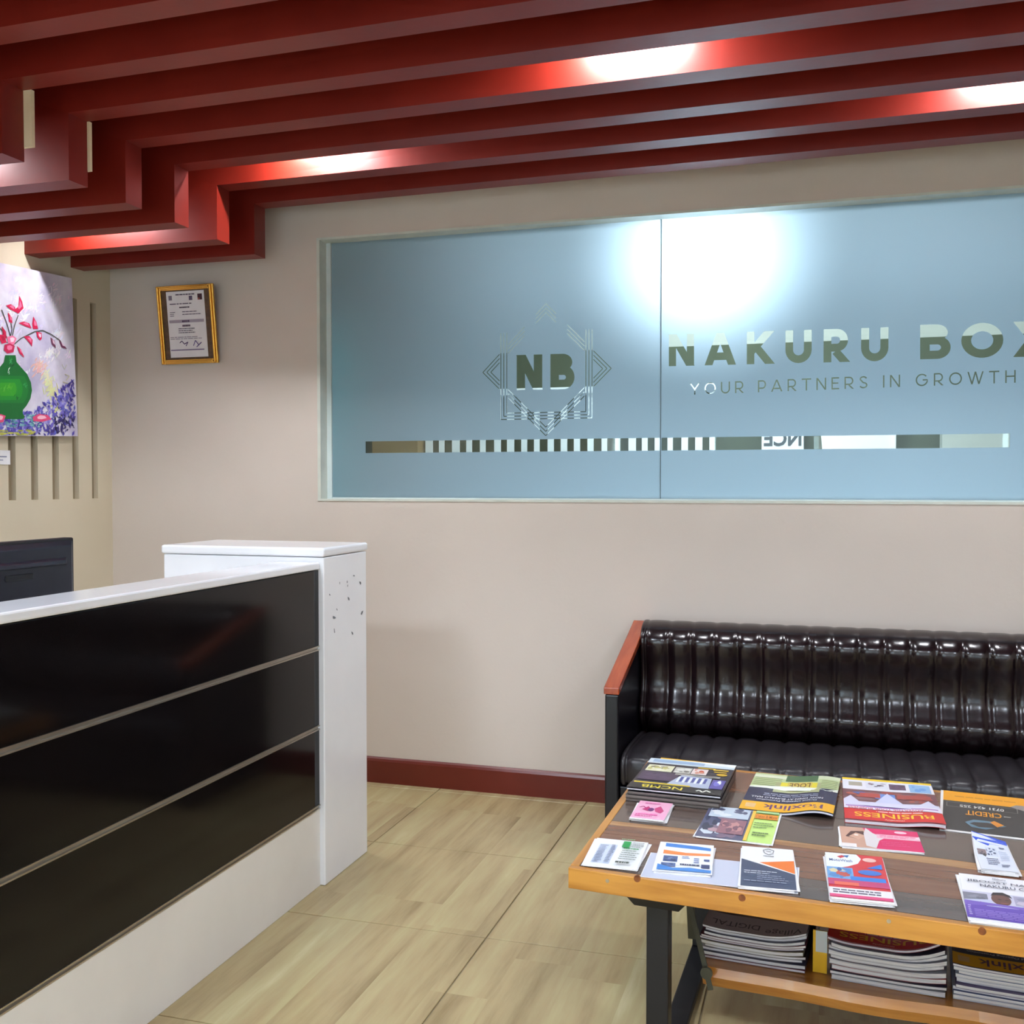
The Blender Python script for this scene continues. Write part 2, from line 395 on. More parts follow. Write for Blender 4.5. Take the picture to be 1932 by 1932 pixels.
def gp(x, y):                                   # pixel -> (X, Z) on the glass
    p = at(x, y, 1, GY); return (p.x, p.z)
loops = []                                      # polygons cut out of the film, as lists of points (each cut = union)
cut_text = []                                   # (loops) combined by the even-odd rule
def cut_poly(pts): loops.append(pts)
def ctext(s, a, b, c_, bold=0.0, spacing=1.0):
    """clear lettering: a lower-left, b lower-right, c_ upper-left corners in X, Z"""
    v, e, _ = text_mesh(s, bold, False, spacing)
    P = [(a[0]+(b[0]-a[0])*p[0]+(c_[0]-a[0])*p[1], a[1]+(b[1]-a[1])*p[0]+(c_[1]-a[1])*p[1]) for p in v]
    nx = {}
    for i, j in e: nx.setdefault(i, []).append(j); nx.setdefault(j, []).append(i)
    seen = set(); out = []
    for st in nx:
        if st in seen: continue
        lp = [st]; seen.add(st); cur = st
        while True:
            n_ = [k for k in nx[cur] if k not in seen]
            if not n_: break
            cur = n_[0]; seen.add(cur); lp.append(cur)
        if len(lp) > 2: out.append([P[k] for k in lp])
    cut_text.append(out)
JX = gp(1247, 700)[0]                            # joint between the two panes
# clear band along the bottom
bz0, bz1 = gp(1247, 850)[1], gp(1247, 826)[1]
cut_poly([(gp(690, 850)[0], bz0), (JX-.004, bz0), (JX-.004, bz1), (gp(690, 850)[0], bz1)])
cut_poly([(JX+.004, bz0), (gp(1905, 840)[0], bz0), (gp(1905, 840)[0], bz1), (JX+.004, bz1)])
# the emblem: a square and a diamond of triple lines
cx, cz = gp(1030, 699); hw = (gp(1117, 700)[0]-gp(945, 700)[0])/2; zt = gp(1030, 625)[1]; zb = gp(1030, 790)[1]
hd = (gp(1152, 697)[0]-gp(910, 700)[0])/2; vt = gp(1030, 573)[1]-cz; vb = cz-gp(1030, 822)[1]
lw = .0034; sp = .0135
def seg(p, q, w_=lw):
    d = Vector((q[0]-p[0], q[1]-p[1])); n_ = Vector((-d.y, d.x)).normalized()*w_/2
    cut_poly([(p[0]+n_.x, p[1]+n_.y), (q[0]+n_.x, q[1]+n_.y), (q[0]-n_.x, q[1]-n_.y), (p[0]-n_.x, p[1]-n_.y)])
for k in range(3):
    o_ = k*sp; x0, x1 = cx-hw+o_, cx+hw-o_
    seg((x0, zb+o_), (x0, zt)); seg((x1, zb+o_), (x1, zt)); seg((x0, zb+o_), (x1, zb+o_))
    d_ = k*sp*1.35; a = hd-d_; t_ = vt-d_; b_ = vb-d_
    sq0, sq1 = hw+.006, hw-2*sp-.006            # the diamond passes under the square's sides
    for sx in (-1, 1):
        for top, h_ in ((1, t_), (-1, b_)):
            zz = lambda xx: cz+top*h_*(1-xx/a)
            seg((cx+sx*sq0, zz(sq0)), (cx+sx*a, cz))                       # tips outside the square
            if top == 1:
                seg((cx+sx*sq1, zz(sq1)), (cx+sx*(sq1-.075), zz(sq1-.075)))
                seg((cx, cz+h_), (cx+sx*.045, zz(.045)))
            else:
                seg((cx, cz-h_), (cx+sx*sq1, zz(sq1)))
# geometric sans lettering made of strokes: each glyph is (advance width, centre-line strokes) on a unit cap height
def arc(cx_, cy_, rx, ry, a0, a1, n=14):
    return [(cx_+rx*math.cos(math.radians(a0+(a1-a0)*i/n)), cy_+ry*math.sin(math.radians(a0+(a1-a0)*i/n))) for i in range(n+1)]
def glyph(ch, t):
    h = t/2; T_ = 1-h; q = .0
    if ch == 'N': return .82, [[(h, 0), (h, 1)], [(.82-h, 0), (.82-h, 1)], [(h, 1), (.82-h, 0)]]
    if ch == 'A': return .96, [[(h*.9, 0), (.48, 1.0)], [(.96-h*.9, 0), (.48, 1.0)], [(.2, .27), (.76, .27)]]
    if ch == 'K': return .84, [[(h, 0), (h, 1)], [(h, .36), (.84-h*1.2, 1)], [(.30, .52), (.84-h, 0)]]
    if ch == 'U': return .80, [[(h, 1), (h, .4)]+arc(.4, .4, .4-h, .4-h, 180, 360)+[(.8-h, 1)]]
    if ch == 'R': return .76, [[(h, 0), (h, 1)], [(h, T_), (.40, T_)]+arc(.40, .66, .33-h, T_-.66, 90, -90)+[(h, 2*.66-T_)], [(.36, .33), (.76-h, 0)]]
    if ch == 'P': return .70, [[(h, 0), (h, 1)], [(h, T_), (.38, T_)]+arc(.38, .64, .32-h, T_-.64, 90, -90)+[(h, 2*.64-T_)]]
    if ch == 'B': return .76, [[(h, 0), (h, 1)], [(h, T_), (.38, T_)]+arc(.38, .76, .31-h, T_-.76, 90, -90)+[(h, 2*.76-T_)], [(h, .54), (.42, .54)]+arc(.42, (.54+h)/2, .34-h, (.54-h)/2, 90, -90)+[(h, h)]]
    if ch == 'O': return 1.02, [arc(.51, .5, .51-h, .5-h, 0, 360, 30)]
    if ch == 'X': return .90, [[(h, 0), (.9-h, 1)], [(.9-h, 0), (h, 1)]]
    if ch == 'Y': return .86, [[(0.02, 1), (.43, .45)], [(.84, 1), (.43, .45)], [(.43, .5), (.43, 0)]]
    if ch == 'T': return .80, [[(0, T_), (.8, T_)], [(.4, 1), (.4, 0)]]
    if ch == 'E': return .64, [[(h, 0), (h, 1)], [(h, T_), (.64, T_)], [(h, .52), (.58, .52)], [(h, h), (.64, h)]]
    if ch == 'S': return .70, [arc(.35, .74, .32-h, .26-h, 20, 180, 10)+arc(.35, .26, .34-h, .26-h, 90, -160, 14)]
    if ch == 'I': return .12, [[(.06, 0), (.06, 1)]]
    if ch == 'G': return 1.0, [arc(.5, .5, .5-h, .5-h, 40, 360, 26)+[(.56, .5)]]
    if ch == 'W': return 1.2, [[(.02, 1), (.33, 0)], [(.33, 0), (.6, 1)], [(.6, 1), (.87, 0)], [(.87, 0), (1.18, 1)]]
    if ch == 'H': return .80, [[(h, 0), (h, 1)], [(.8-h, 0), (.8-h, 1)], [(h, .52), (.8-h, .52)]]
    return .35, []
def clip(poly, y, keep_low):
    out = []
    for (a, b) in zip(poly, poly[1:]+poly[:1]):
        ia, ib = ((a[1] <= y) if keep_low else (a[1] >= y)), ((b[1] <= y) if keep_low else (b[1] >= y))
        if ia: out.append(a)
        if ia != ib:
            k_ = (y-a[1])/(b[1]-a[1]); out.append((a[0]+(b[0]-a[0])*k_, y))
    return out
def stroke_text(s_, x0, x1, yb0, yb1, hpx, t, track):
    """clear lettering from pixel x0 to x1 with base line yb0..yb1 and cap height hpx"""
    a = gp(x0, yb0); b = gp(x1, yb1); c_ = gp(x0, yb0-hpx); tot = 0; parts = []
    for ch in s_:
        adv, st_ = glyph(ch, t); parts.append((tot, st_)); tot += adv+track
    tot -= track
    mp_ = lambda p: (a[0]+(b[0]-a[0])*p[0]/tot+(c_[0]-a[0])*p[1], a[1]+(b[1]-a[1])*p[0]/tot+(c_[1]-a[1])*p[1])
    for off_, st_ in parts:
        for pl_ in st_:
            pl_ = [(p[0]+off_, p[1]) for p in pl_]
            closed = len(pl_) > 20 and math.dist(pl_[0], pl_[-1]) < 1e-6
            nrm_ = []
            for k_ in range(len(pl_)):
                p_ = pl_[k_-1] if k_ else (pl_[-2] if closed else pl_[0]); n_ = pl_[k_+1] if k_+1 < len(pl_) else (pl_[1] if closed else pl_[-1])
                d_ = Vector((n_[0]-p_[0], n_[1]-p_[1])).normalized(); nrm_.append(Vector((-d_.y, d_.x))*t/2)
            ext = list(pl_)
            for e_, f_ in ((0, 1), (-1, -2)):                 # run slanted ends out so that they are cut level
                d_ = Vector(ext[e_])-Vector(ext[f_])
                if abs(d_.x) > .05 and abs(d_.y) > .05 and ext[e_][1] in (0, 1, 1.0): ext[e_] = tuple(Vector(ext[e_])+d_.normalized()*t*.6)
            if len(ext) == 2:
                d_ = (Vector(ext[1])-Vector(ext[0])).normalized(); nn_ = Vector((-d_.y, d_.x))*t/2; nrm_ = [nn_, nn_]
            L_ = [(ext[k_][0]+nrm_[k_].x, ext[k_][1]+nrm_[k_].y) for k_ in range(len(ext))]; R_ = [(ext[k_][0]-nrm_[k_].x, ext[k_][1]-nrm_[k_].y) for k_ in range(len(ext))]
            for k_ in range(len(ext)-1):
                q = clip(clip([L_[k_], L_[k_+1], R_[k_+1], R_[k_]], 1, True), 0, False)
                if len(q) > 2: cut_poly([mp_(p) for p in q])
stroke_text('NB', 975, 1084, 736, 734, 66, .27, .26)
stroke_text('NAKURU', 1262, 1676, 691, 681, 60, .235, .36)
stroke_text('BOX', 1736, 1985, 678, 672, 65, .24, .26)
stroke_text('YOUR PARTNERS IN GROWTH', 1302, 1916, 745, 722, 22, .11, .46)

def inside(pt, lp):
    x, y = pt; r = False; n = len(lp)
    for i in range(n):
        x1, y1 = lp[i]; x2, y2 = lp[(i+1) % n]
        if (y1 > y) != (y2 > y) and x < (x2-x1)*(y-y1)/(y2-y1)+x1: r = not r
    return r
def bbox(lp): return (min(p[0] for p in lp), min(p[1] for p in lp), max(p[0] for p in lp), max(p[1] for p in lp))
def film(xa, xb, za, zb_, parent):
    V = [(xa, za), (xb, za), (xb, zb_), (xa, zb_)]; E = [(0, 1), (1, 2), (2, 3), (3, 0)]
    polys = [([l], bbox(l)) for l in loops]
    for out in cut_text:
        for l in out: pass
        polys.append((out, bbox([p for l in out for p in l])))
    use = []
    for ls, bb_ in polys:
        if bb_[2] < xa or bb_[0] > xb: continue
        use.append((ls, bb_))
        for l in ls:
            n0 = len(V); l = [(min(max(p[0], xa+1e-4), xb-1e-4), p[1]) for p in l]
            V.extend(l); E.extend([(n0+i, n0+(i+1) % len(l)) for i in range(len(l))])
    nx = max(1, int((xb-xa)/.1))
    for i in range(1, nx):                       # a few spread points keep the triangles compact
        for zz in (za+.03, zb_-.03, (za+zb_)/2): V.append((xa+(xb-xa)*i/nx, zz))
    ov, oe, of, *_ = delaunay_2d_cdt([Vector(p) for p in V], E, [], 0, 1e-6)
    keep = []
    for f in of:
        c_ = sum((ov[i] for i in f), Vector((0, 0)))/len(f); cut = False
        for ls, b4 in use:
            if not (b4[0] <= c_.x <= b4[2] and b4[1] <= c_.y <= b4[3]): continue
            if sum(inside(c_, l) for l in ls) % 2: cut = True; break
        if not cut: keep.append(tuple(f))
    mb = MB().add([(p.x, GY-.0012, p.y) for p in ov], keep)
    return mb.build('frosted_film', M['frost'], parent, fix=False)
JX2 = 1.0
for a, b_ in ((WX0+.03, JX-.0012), (JX+.0012, WX1-.012)):
    pane = bx((a, GY, WZ0+.006), (b_, GY+.008, WZ1-.01)).build('glass_pane', M['glass'], win)
    film(a, b_, WZ0+.006, WZ1-.01, pane)
bx((JX-.0012, GY-.001, WZ0+.006), (JX+.0012, GY+.009, WZ1-.01)).build('pane_joint', M['joint'], win)

# ---------------------------------------------------------------- the office seen through the clear glass
OY = 6.3
M['office_dark'] = mat('office_green', (62, 74, 58), (72, 82, 62), rough=.7, scale=2)
M['office_light'] = mat('office_grey', (170, 174, 168), (184, 188, 182), rough=.7, scale=1.5)
M['office_white'] = mat('office_white', (228, 234, 240), (236, 240, 244), rough=.5, scale=3)
M['office_brown'] = mat('office_brown', (128, 104, 66), (140, 114, 74), rough=.6, scale=3)
M['teal'] = mat('teal_paint', (60, 205, 200), (70, 214, 208), rough=.6, scale=2)
zs = at(1250, 655, 1, OY).z
tag(MB().box((XL, OY, 0), (XR, OY+.1, zs)).build('wall_office', M['office_dark']), kind='structure')
tag(MB().box((XL, OY, zs), (XR, OY+.1, HC)).build('wall_office_upper', M['office_light']), kind='structure')
tag(bx((XL-.1, D+.14, HC-.02), (XR, OY, HC+.08)).build('ceiling_office', M['ceil']), kind='structure')
tag(bx((XL-.1, D+.14, -.06), (XR, OY+.1, 0)).build('floor_office', M['office_light']), kind='structure')
tag(bx((XL-.15, D+.14, 0), (XL-.05, OY+.1, HC)).build('wall_office_left', M['office_light']), kind='structure')
tag(bx((XR, D+.14, 0), (XR+.1, OY+.1, HC)).build('wall_office_right', M['office_light']), kind='structure')
def ox(x): return at(x, 840, 1, OY-.12).x
zt_, zb_ = at(1000, 745, 1, OY-.12).z, at(1000, 872, 1, OY-.12).z
bl = thing('vertical_blind', (ox(1080), OY-.1, zb_), 'white vertical blind seen through the clear band of the frosted glass', 'blind')
bx((ox(798), OY-.14, zt_), (ox(1352), OY, zt_+.04)).build('head_rail', M['office_white'], bl)
k = 0
xcur = 802
while xcur < 1345:
    wpx = random.Random(k).uniform(9, 14)
    bx((ox(xcur), OY-.115, zb_), (ox(xcur+wpx), OY-.105, zt_)).build('slat', M['office_white'], bl)
    xcur += random.Random(k+50).uniform(24, 27); k += 1
sg = thing('office_sign', (ox(1476), OY-.1, at(1476, 870, 1, OY-.12).z), 'white sign with mirrored dark letters behind the clear band', 'sign')
bx((ox(1437), OY-.12, at(1476, 870, 1, OY-.12).z), (ox(1516), OY, at(1476, 790, 1, OY-.12).z)).build('board', M['office_white'], sg)
zz0, zz1 = at(1476, 842, 1, OY-.121).z, at(1476, 812, 1, OY-.121).z
v, f, _ = text_mesh('NCE', .03)
MB().add([(ox(1512)-(ox(1512)-ox(1441))*p[0], OY-.1215, zz0+(zz1-zz0)*p[1]) for p in v], f, (70, 78, 84)).build('lettering', M['print_matt'], sg, fix=False)
tag(MB().add([(ox(1570), OY-.14, .9), (ox(1690), OY-.14, .9), (ox(1690), OY-.14, 1.75), (ox(1545), OY-.14, 1.75), (ox(1570), OY, .9), (ox(1690), OY, .9), (ox(1690), OY, 1.75), (ox(1545), OY, 1.75)],
    [(3,2,1,0),(4,5,6,7),(0,1,5,4),(1,2,6,5),(2,3,7,6),(3,0,4,7)]).build('notice_board', M['office_white']),
    'blank white board behind the clear band under the word GROWTH', 'board')
tag(bx((ox(1775), OY-.2, 0), (ox(1900), OY-.06, 1.8)).build('office_cabinet', M['office_light']), 'pale grey cabinet behind the right end of the clear band', 'cabinet')
tag(bx((ox(712), OY-.2, 0), (ox(797), OY-.06, 1.75)).build('office_cupboard', M['office_brown']), 'brown cupboard behind the left end of the clear band', 'cupboard')
tp = MB().box((-2.26, D+.16, 0), (-2.215, D+.50, 2.05))  # added panel, bounces a teal tint onto the left end of the glass
tag(tp.build('added_teal_panel', M['teal'], bevel=.006), 'added teal panel tinting the left end of the frosted glass', 'screen')
# lamp of the office hanging close behind the frosted glass
lx, lz = gp(1325, 470)
pl = thing('office_lamp', (lx, GY+.45, lz), 'bright white lamp glowing behind the top of the frosted glass', 'lamp')
MB().tube((lx, GY+.45, lz+.06), (lx, GY+.45, HC-.02), .006, 8).build('stem', M['trim'], pl)
MB().tube((lx, GY+.45, lz+.02), (lx, GY+.45, lz+.06), .06, 20, .02).build('shade', M['trim'], pl)
bm = bmesh.new(); bmesh.ops.create_uvsphere(bm, u_segments=20, v_segments=12, radius=.045)
me = bpy.data.meshes.new('bulb'); bm.to_mesh(me); bm.free(); me.materials.append(M['lamp'])
o = bpy.data.objects.new('bulb', me); COL.objects.link(o); o.parent = pl
l = bpy.data.lights.new('office_lamp_light', 'POINT'); l.energy = 34; l.shadow_soft_size = .2; l.color = (.86, .95, 1)
o = bpy.data.objects.new('office_lamp_light', l); COL.objects.link(o); o.parent = pl; o.location = (0, -.06, -.01)

# ================================================================== RED CEILING BEAMS
X0B, ZLO, ZHI, TB = -2.36, 2.333, 2.55, .09
SL = -.02
beamY = [3.988-.2868*i for i in range(12)]
place = ['nearest the back wall, above the framed certificate', 'second from the back wall, lit by a lamp above the painting', 'third from the back wall', 'fourth from the back wall, lit white near the middle',
         'fifth from the back wall', 'sixth from the back wall, ending beside a bare cream strip', 'seventh from the back wall, across the top left corner']
for i, y in enumerate(beamY):
    lab = 'dark red stepped ceiling beam, ' + (place[i] if i < 7 else 'overhead nearer the viewer, number %d from the back wall' % (i+1))
    bmr = thing('ceiling_beam', (X0B, y, ZLO), lab, 'beam', 'red stepped ceiling beams')
    prof = [(XL, ZLO), (X0B, ZLO), (X0B, ZHI), (XR, ZHI), (XR, HC), (XL, HC)]
    mb = MB()
    def yy(x): return y+SL*max(0, x-X0B)
    n = len(prof)
    mb.add([(p[0], yy(p[0]), p[1]) for p in prof]+[(p[0], yy(p[0])+TB, p[1]) for p in prof],
           [(0, 1, 5), (1, 2, 5), (2, 3, 4, 5), (n+0, n+5, n+1), (n+1, n+5, n+2), (n+2, n+5, n+4, n+3)]+[(k, (k+1) % n, n+(k+1) % n, n+k) for k in range(n)])
    mb.build('beam_body', M['red'], bmr, fix=True)
    if i in (4, 5):                                # bare plaster flange left unpainted behind the step
        wd = .03 if i == 5 else .009
        h0, h1 = (ZLO+.045, ZHI+.0) if i == 5 else (ZLO+.055, ZHI+.0)
        bx((X0B-.01, y+TB-.001, h0), (X0B+wd, y+TB+.012, h1)).build('bare_plaster_edge', M['cream'], bmr)

def downlight(x, y, power, label, col=(.92, .95, 1)):
    dz = .2 if x < X0B else 0                       # hung lower where the beams step down
    t = thing('ceiling_lamp', (x, y, HC), label, 'lamp', 'slim ceiling lamps between the red beams')
    bx((x-.15, y-.022, HC-.15-dz), (x+.15, y+.022, HC)).build('housing', M['trim'], t, bevel=.003)
    bx((x-.135, y-.016, HC-.156-dz), (x+.135, y+.016, HC-.151-dz)).build('lens', M['lamp'], t)
    l = bpy.data.lights.new('lamp_light', 'AREA'); l.shape = 'RECTANGLE'; l.size = .27; l.size_y = .03; l.energy = power; l.color = col
    o = bpy.data.objects.new('lamp_light', l); COL.objects.link(o); o.parent = t; o.location = (0, 0, -.165-dz); o.rotation_euler = (math.radians(35), 0, 0)
def gapY(i, x): return beamY[i]+SL*max(0, x-X0B)-.1
downlight(-1.887, gapY(1, -1.887), 11, 'slim lamp hidden between beams above the framed certificate')
downlight(-2.88, gapY(1, -2.88), 3.6, 'slim lamp hidden between beams above the painting')
downlight(-.56, gapY(3, -.56), 11, 'slim lamp hidden between beams near the middle of the ceiling')
downlight(.58, gapY(1, .58), 11, 'slim lamp hidden between beams at the right above the sofa')
downlight(-2.9, gapY(4, -2.9), 4.5, 'slim lamp hidden between beams at the far left')
downlight(.6, gapY(6, .6), 5, 'slim lamp hidden between beams above the coffee table')
downlight(-1.6, gapY(7, -1.6), 4, 'slim lamp hidden between beams above the reception desk')

# square LED panels in the plain ceiling behind the viewer
def led_panel(x, y, power, label):
    t = thing('led_panel', (x, y, HC), label, 'lamp', 'LED ceiling panels')
    f_ = MB()
    for a, b_ in (((-.3, -.3), (.3, -.28)), ((-.3, .28), (.3, .3)), ((-.3, -.28), (-.28, .28)), ((.28, -.28), (.3, .28))):
        f_.box((x+a[0], y+a[1], HC-.02), (x+b_[0], y+b_[1], HC))
    f_.build('frame', M['trim'], t, fix=False)
    bx((x-.28, y-.28, HC-.012), (x+.28, y+.28, HC-.006)).build('diffuser', M['lamp'], t)
    l = bpy.data.lights.new('led_panel_light', 'AREA'); l.size = .55; l.energy = power; l.color = (.74, .87, 1)
    o = bpy.data.objects.new('led_panel_light', l); COL.objects.link(o); o.parent = t; o.location = (0, 0, -.022)
led_panel(-1.9, .1, 50, 'LED ceiling panel behind the viewer on the desk side')
led_panel(.3, -.55, 20, 'LED ceiling panel behind the viewer in the middle of the room')
led_panel(1.9, -.55, 36, 'LED ceiling panel behind the viewer on the sofa side')

# ================================================================== RECEPTION DESK
XD, YD0, YD1 = -1.602, .55, 3.10
desk = thing('reception_desk', (XD-.3, 2.0, 0), 'white reception desk with three glossy black front panels and a raised end', 'desk')
zst = [.2665, .533, .7985]
bx((XD-.03, YD0, .0), (XD, YD1, zst[0]-.008)).build('kick_panel', M['white_dull'], desk, bevel=.0015)
for a, b_ in ((zst[0]+.008, zst[1]-.008), (zst[1]+.008, zst[2]-.008), (zst[2]+.008, 1.058)):
    bx((XD-.03, YD0, a), (XD-.001, YD1, b_)).build('front_panel', M['black'], desk, bevel=.0012)
for z in zst:
    st = MB().box((XD-.02, YD0, z-.0078), (XD-.006, YD1, z+.0078)); st.box((XD-.006, YD0, z-.0078), (XD+.0015, YD1, z-.004)); st.box((XD-.006, YD0, z+.004), (XD+.0015, YD1, z+.0078))
    st.build('metal_strip', M['alu'], desk, fix=False)
bx((XD-.152, YD0-.01, 1.060), (XD+.004, YD1, 1.084)).build('counter_ledge', M['white'], desk, bevel=.005)
bx((XD-.14, YD0, .0), (XD-.12, YD1, 1.058)).build('inner_panel', M['white'], desk)
bx((XD-.75, YD0, .715), (XD-.141, YD1-.02, .745)).build('work_surface', M['white'], desk, bevel=.003)
bx((XD-.73, YD0+.02, 0), (XD-.16, YD0+.04, .714)).build('side_panel', M['white'], desk)
pil = bx((-2.20, YD1, .0), (XD+.018, 3.435, 1.100)).build('end_wing', M['white'], desk, bevel=.004)
bx((-2.207, YD1-.008, 1.1015), (XD+.022, 3.442, 1.132)).build('end_wing_top', M['white'], desk, bevel=.009, seg=3)
# scuffs on the end wing
rs = random.Random(4)
for px, py, s_ in ((636, 1150, 4), (656, 1105, 3), (668, 1086, 4), (680, 1100, 6), (658, 1130, 7), (683, 1156, 7), (630, 1165, 8), (631, 1190, 6), (665, 1195, 6), (641, 1100, 3), (622, 1122, 3), (655, 1098, 4)):
    p = at(px, py, 0, XD+.0186); r = s_/1953*3.4*.95
    an = rs.uniform(0, 3.1); pts = []
    for kk in range(7):
        t_ = 2*math.pi*kk/7; a = r*rs.uniform(.6, 1.3)*math.cos(t_)*.45; b_ = r*rs.uniform(.6, 1.3)*math.sin(t_)
        pts.append((XD+.0186, p.y+a*math.cos(an)-b_*math.sin(an), p.z+a*math.sin(an)+b_*math.cos(an)))
    MB().add(pts, [tuple(range(7))]).build('scuff_mark', M['scuff'], pil, fix=False)

# monitor on the desk, seen from behind
my0, my1, mz0, mz1, mx = 1.83, 2.363, .87, 1.199, -1.95
mon = thing('computer_monitor', (mx-.06, (my0+my1)/2, .745), 'dark computer monitor behind the reception desk, seen from the back', 'monitor')
bx((mx-.045, my0, mz0), (mx-.012, my1, mz1)).build('screen_bezel', M['plastic2'], mon, bevel=.004)
back = MB().hexa([(mx-.012, my0+.006, mz0+.006), (mx, my0+.03, mz0+.03), (mx, my1-.022, mz0+.03), (mx-.012, my1-.006, mz0+.006),
                  (mx-.012, my0+.006, mz1-.006), (mx, my0+.03, mz1-.022), (mx, my1-.022, mz1-.022), (mx-.012, my1-.006, mz1-.006)]).build('back_shell', M['plastic'], mon, bevel=.003)
p1 = at(128, 1052, 0, mx); p2 = at(123, 1066, 0, mx)
rid = MB().hexa([(mx-.004, my0+.06, p2.z), (mx+.014, my0+.07, p2.z+.006), (mx+.014, p1.y-.02, p2.z+.006), (mx-.004, p1.y, p2.z),
                 (mx-.004, my0+.06, p1.z+.004), (mx+.010, my0+.07, p1.z-.004), (mx+.010, p1.y-.02, p1.z-.004), (mx-.004, p1.y, p1.z+.004)])
rid.build('ridge', M['plastic'], mon, bevel=.002)
hy, hz = at(35, 1090, 0, mx).y, at(35, 1090, 0, mx).z
bx((mx-.004, hy-.045, hz-.008), (mx+.0035, hy+.05, hz+.008)).build('grip_slot', M['plastic2'], mon, bevel=.003)
MB().box((mx-.03, (my0+my1)/2-.04, .757), (mx-.008, (my0+my1)/2+.04, mz0+.1)).build('stand_neck', M['plastic'], mon)
bx((mx-.14, (my0+my1)/2-.12, .7455), (mx+.06, (my0+my1)/2+.12, .757)).build('stand_base', M['plastic'], mon, bevel=.004)

# ================================================================== PICTURES ON THE WALLS
# certificate leaning forward from its nail
bl_, br_ = at(308, 688, 1, 4.243), at(414, 683, 1, 4.243)
cw, ch = br_.x-bl_.x, .362; cb = Vector((bl_.x, 4.243, 1.906)); tilt = Vector((0, -.042, .36)).normalized(); nrm = Vector((0, -tilt.z, tilt.y)).normalized()
def SC(u, v, h): return cb + Vector((1, 0, 0))*(u*cw) + tilt*(v*ch) + nrm*h
cert = thing('framed_certificate', (bl_.x+cw/2, 4.25, 1.906), 'gold framed certificate hanging tilted forward on the beige wall', 'picture frame')
def hexS(S, u0, v0, u1, v1, h0, h1):
    return [S(u0, v0, h0), S(u1, v0, h0), S(u1, v1, h0), S(u0, v1, h0), S(u0, v0, h1), S(u1, v0, h1), S(u1, v1, h1), S(u0, v1, h1)]
MB().hexa(hexS(SC, .02, .02, .98, .98, 0, .006)).build('mount', M['bronze'], cert)
fw, fh = .075, .06
for u0, v0, u1, v1 in ((0, 0, fw, 1), (1-fw, 0, 1, 1), (fw, 0, 1-fw, fh), (fw, 1-fh, 1-fw, 1)):
    q = MB(); 
    q.hexa(hexS(SC, u0, v0, u1, v1, 0, .013))
    du, dv = (u1-u0), (v1-v0)
    if du < dv: q.hexa(hexS(SC, u0+du*.22, v0+.012, u1-du*.4, v1-.012, .013, .02))
    else: q.hexa(hexS(SC, u0, v0+dv*.3, u1, v1-dv*.3, .013, .02))
    q.build('frame_rail', M['gold'], cert, bevel=.002)
MB().hexa(hexS(SC, .165, .085, .83, .925, .006, .0072)).build('certificate_paper', M['paper'], cert)
ik = Ink(SC, .0075); dk = (92, 86, 104)
def cu(u): return .165+u*.665
def cv(v): return .085+v*.84
ik.lines(cu(.25), cv(.935), cu(.78), cv(.965), 1, dk, 1, .6)
ik.rect(cu(.06), cv(.87), cu(.15), cv(.94), (130, 124, 140)); ik.rect(cu(.6), cv(.86), cu(.69), cv(.925), (96, 84, 110)); ik.rect(cu(.83), cv(.86), cu(.95), cv(.95), (70, 40, 52)); ik.rect(cu(.83), cv(.86), cu(.88), cv(.89), (150, 90, 80))
ik.lines(cu(.08), cv(.80), cu(.95), cv(.825), 1, dk, 2, .6); ik.lines(cu(.33), cv(.745), cu(.62), cv(.77), 1, (60, 50, 66), 3, .8)
ik.lines(cu(.07), cv(.62), cu(.22), cv(.70), 3, dk, 4, .4); ik.lines(cu(.40), cv(.63), cu(.9), cv(.71), 2, dk, 5, .3)
ik.rect(cu(.04), cv(.525), cu(.96), cv(.57), (168, 158, 172)); ik.lines(cu(.38), cv(.53), cu(.66), cv(.565), 1, (80, 60, 86), 6, .8)
ik.lines(cu(.38), cv(.46), cu(.62), cv(.50), 1, (80, 60, 86), 7, .7); ik.lines(cu(.27), cv(.36), cu(.75), cv(.45), 3, dk, 8, .4); ik.lines(cu(.04), cv(.27), cu(.9), cv(.32), 2, (140, 132, 150), 9, .4)
ik.stroke([(cu(.28), cv(.22)), (cu(.34), cv(.25)), (cu(.4), cv(.2)), (cu(.5), cv(.23)), (cu(.44), cv(.17))], .012, (86, 74, 112))
ik.stroke([(cu(.64), cv(.17)), (cu(.7), cv(.25)), (cu(.78), cv(.18)), (cu(.86), cv(.22)), (cu(.72), cv(.15))], .012, (88, 70, 130))
ik.rect(cu(.03), cv(.105), cu(.92), cv(.12), (112, 100, 140))
ik.build('certificate_print', M['print_matt'], cert)

# painting of a green vase on the grooved wall
PX = XL+.006; pw, ph = .735, .715
pc = Vector((0, 3.595, 1.903)); pan = math.radians(2.2)
def SP(u, v, h):
    a, b_ = (u-.5)*pw, (v-.5)*ph
    return Vector((PX+h, pc.y+a*math.cos(pan)-b_*math.sin(pan), pc.z+a*math.sin(pan)+b_*math.cos(pan)))
pt = thing('vase_painting', (PX, pc.y, pc.z-ph/2), 'unframed canvas painting of pink flowers in a green vase', 'painting')
MB().hexa(hexS(SP, 0, 0, 1, 1, 0, .032)).build('canvas', M['canvas'], pt)
def c4(x, y):                                       # close-up pixel -> page coordinates
    p = at(x*.2588, 460+y*.2588, 0, PX+.032)
    a, b_ = p.y-pc.y, p.z-pc.z
    return ((a*math.cos(pan)+b_*math.sin(pan))/pw+.5, (-a*math.sin(pan)+b_*math.cos(pan))/ph+.5)
ik = Ink(SP, .0323, .000001); rp = random.Random(11)
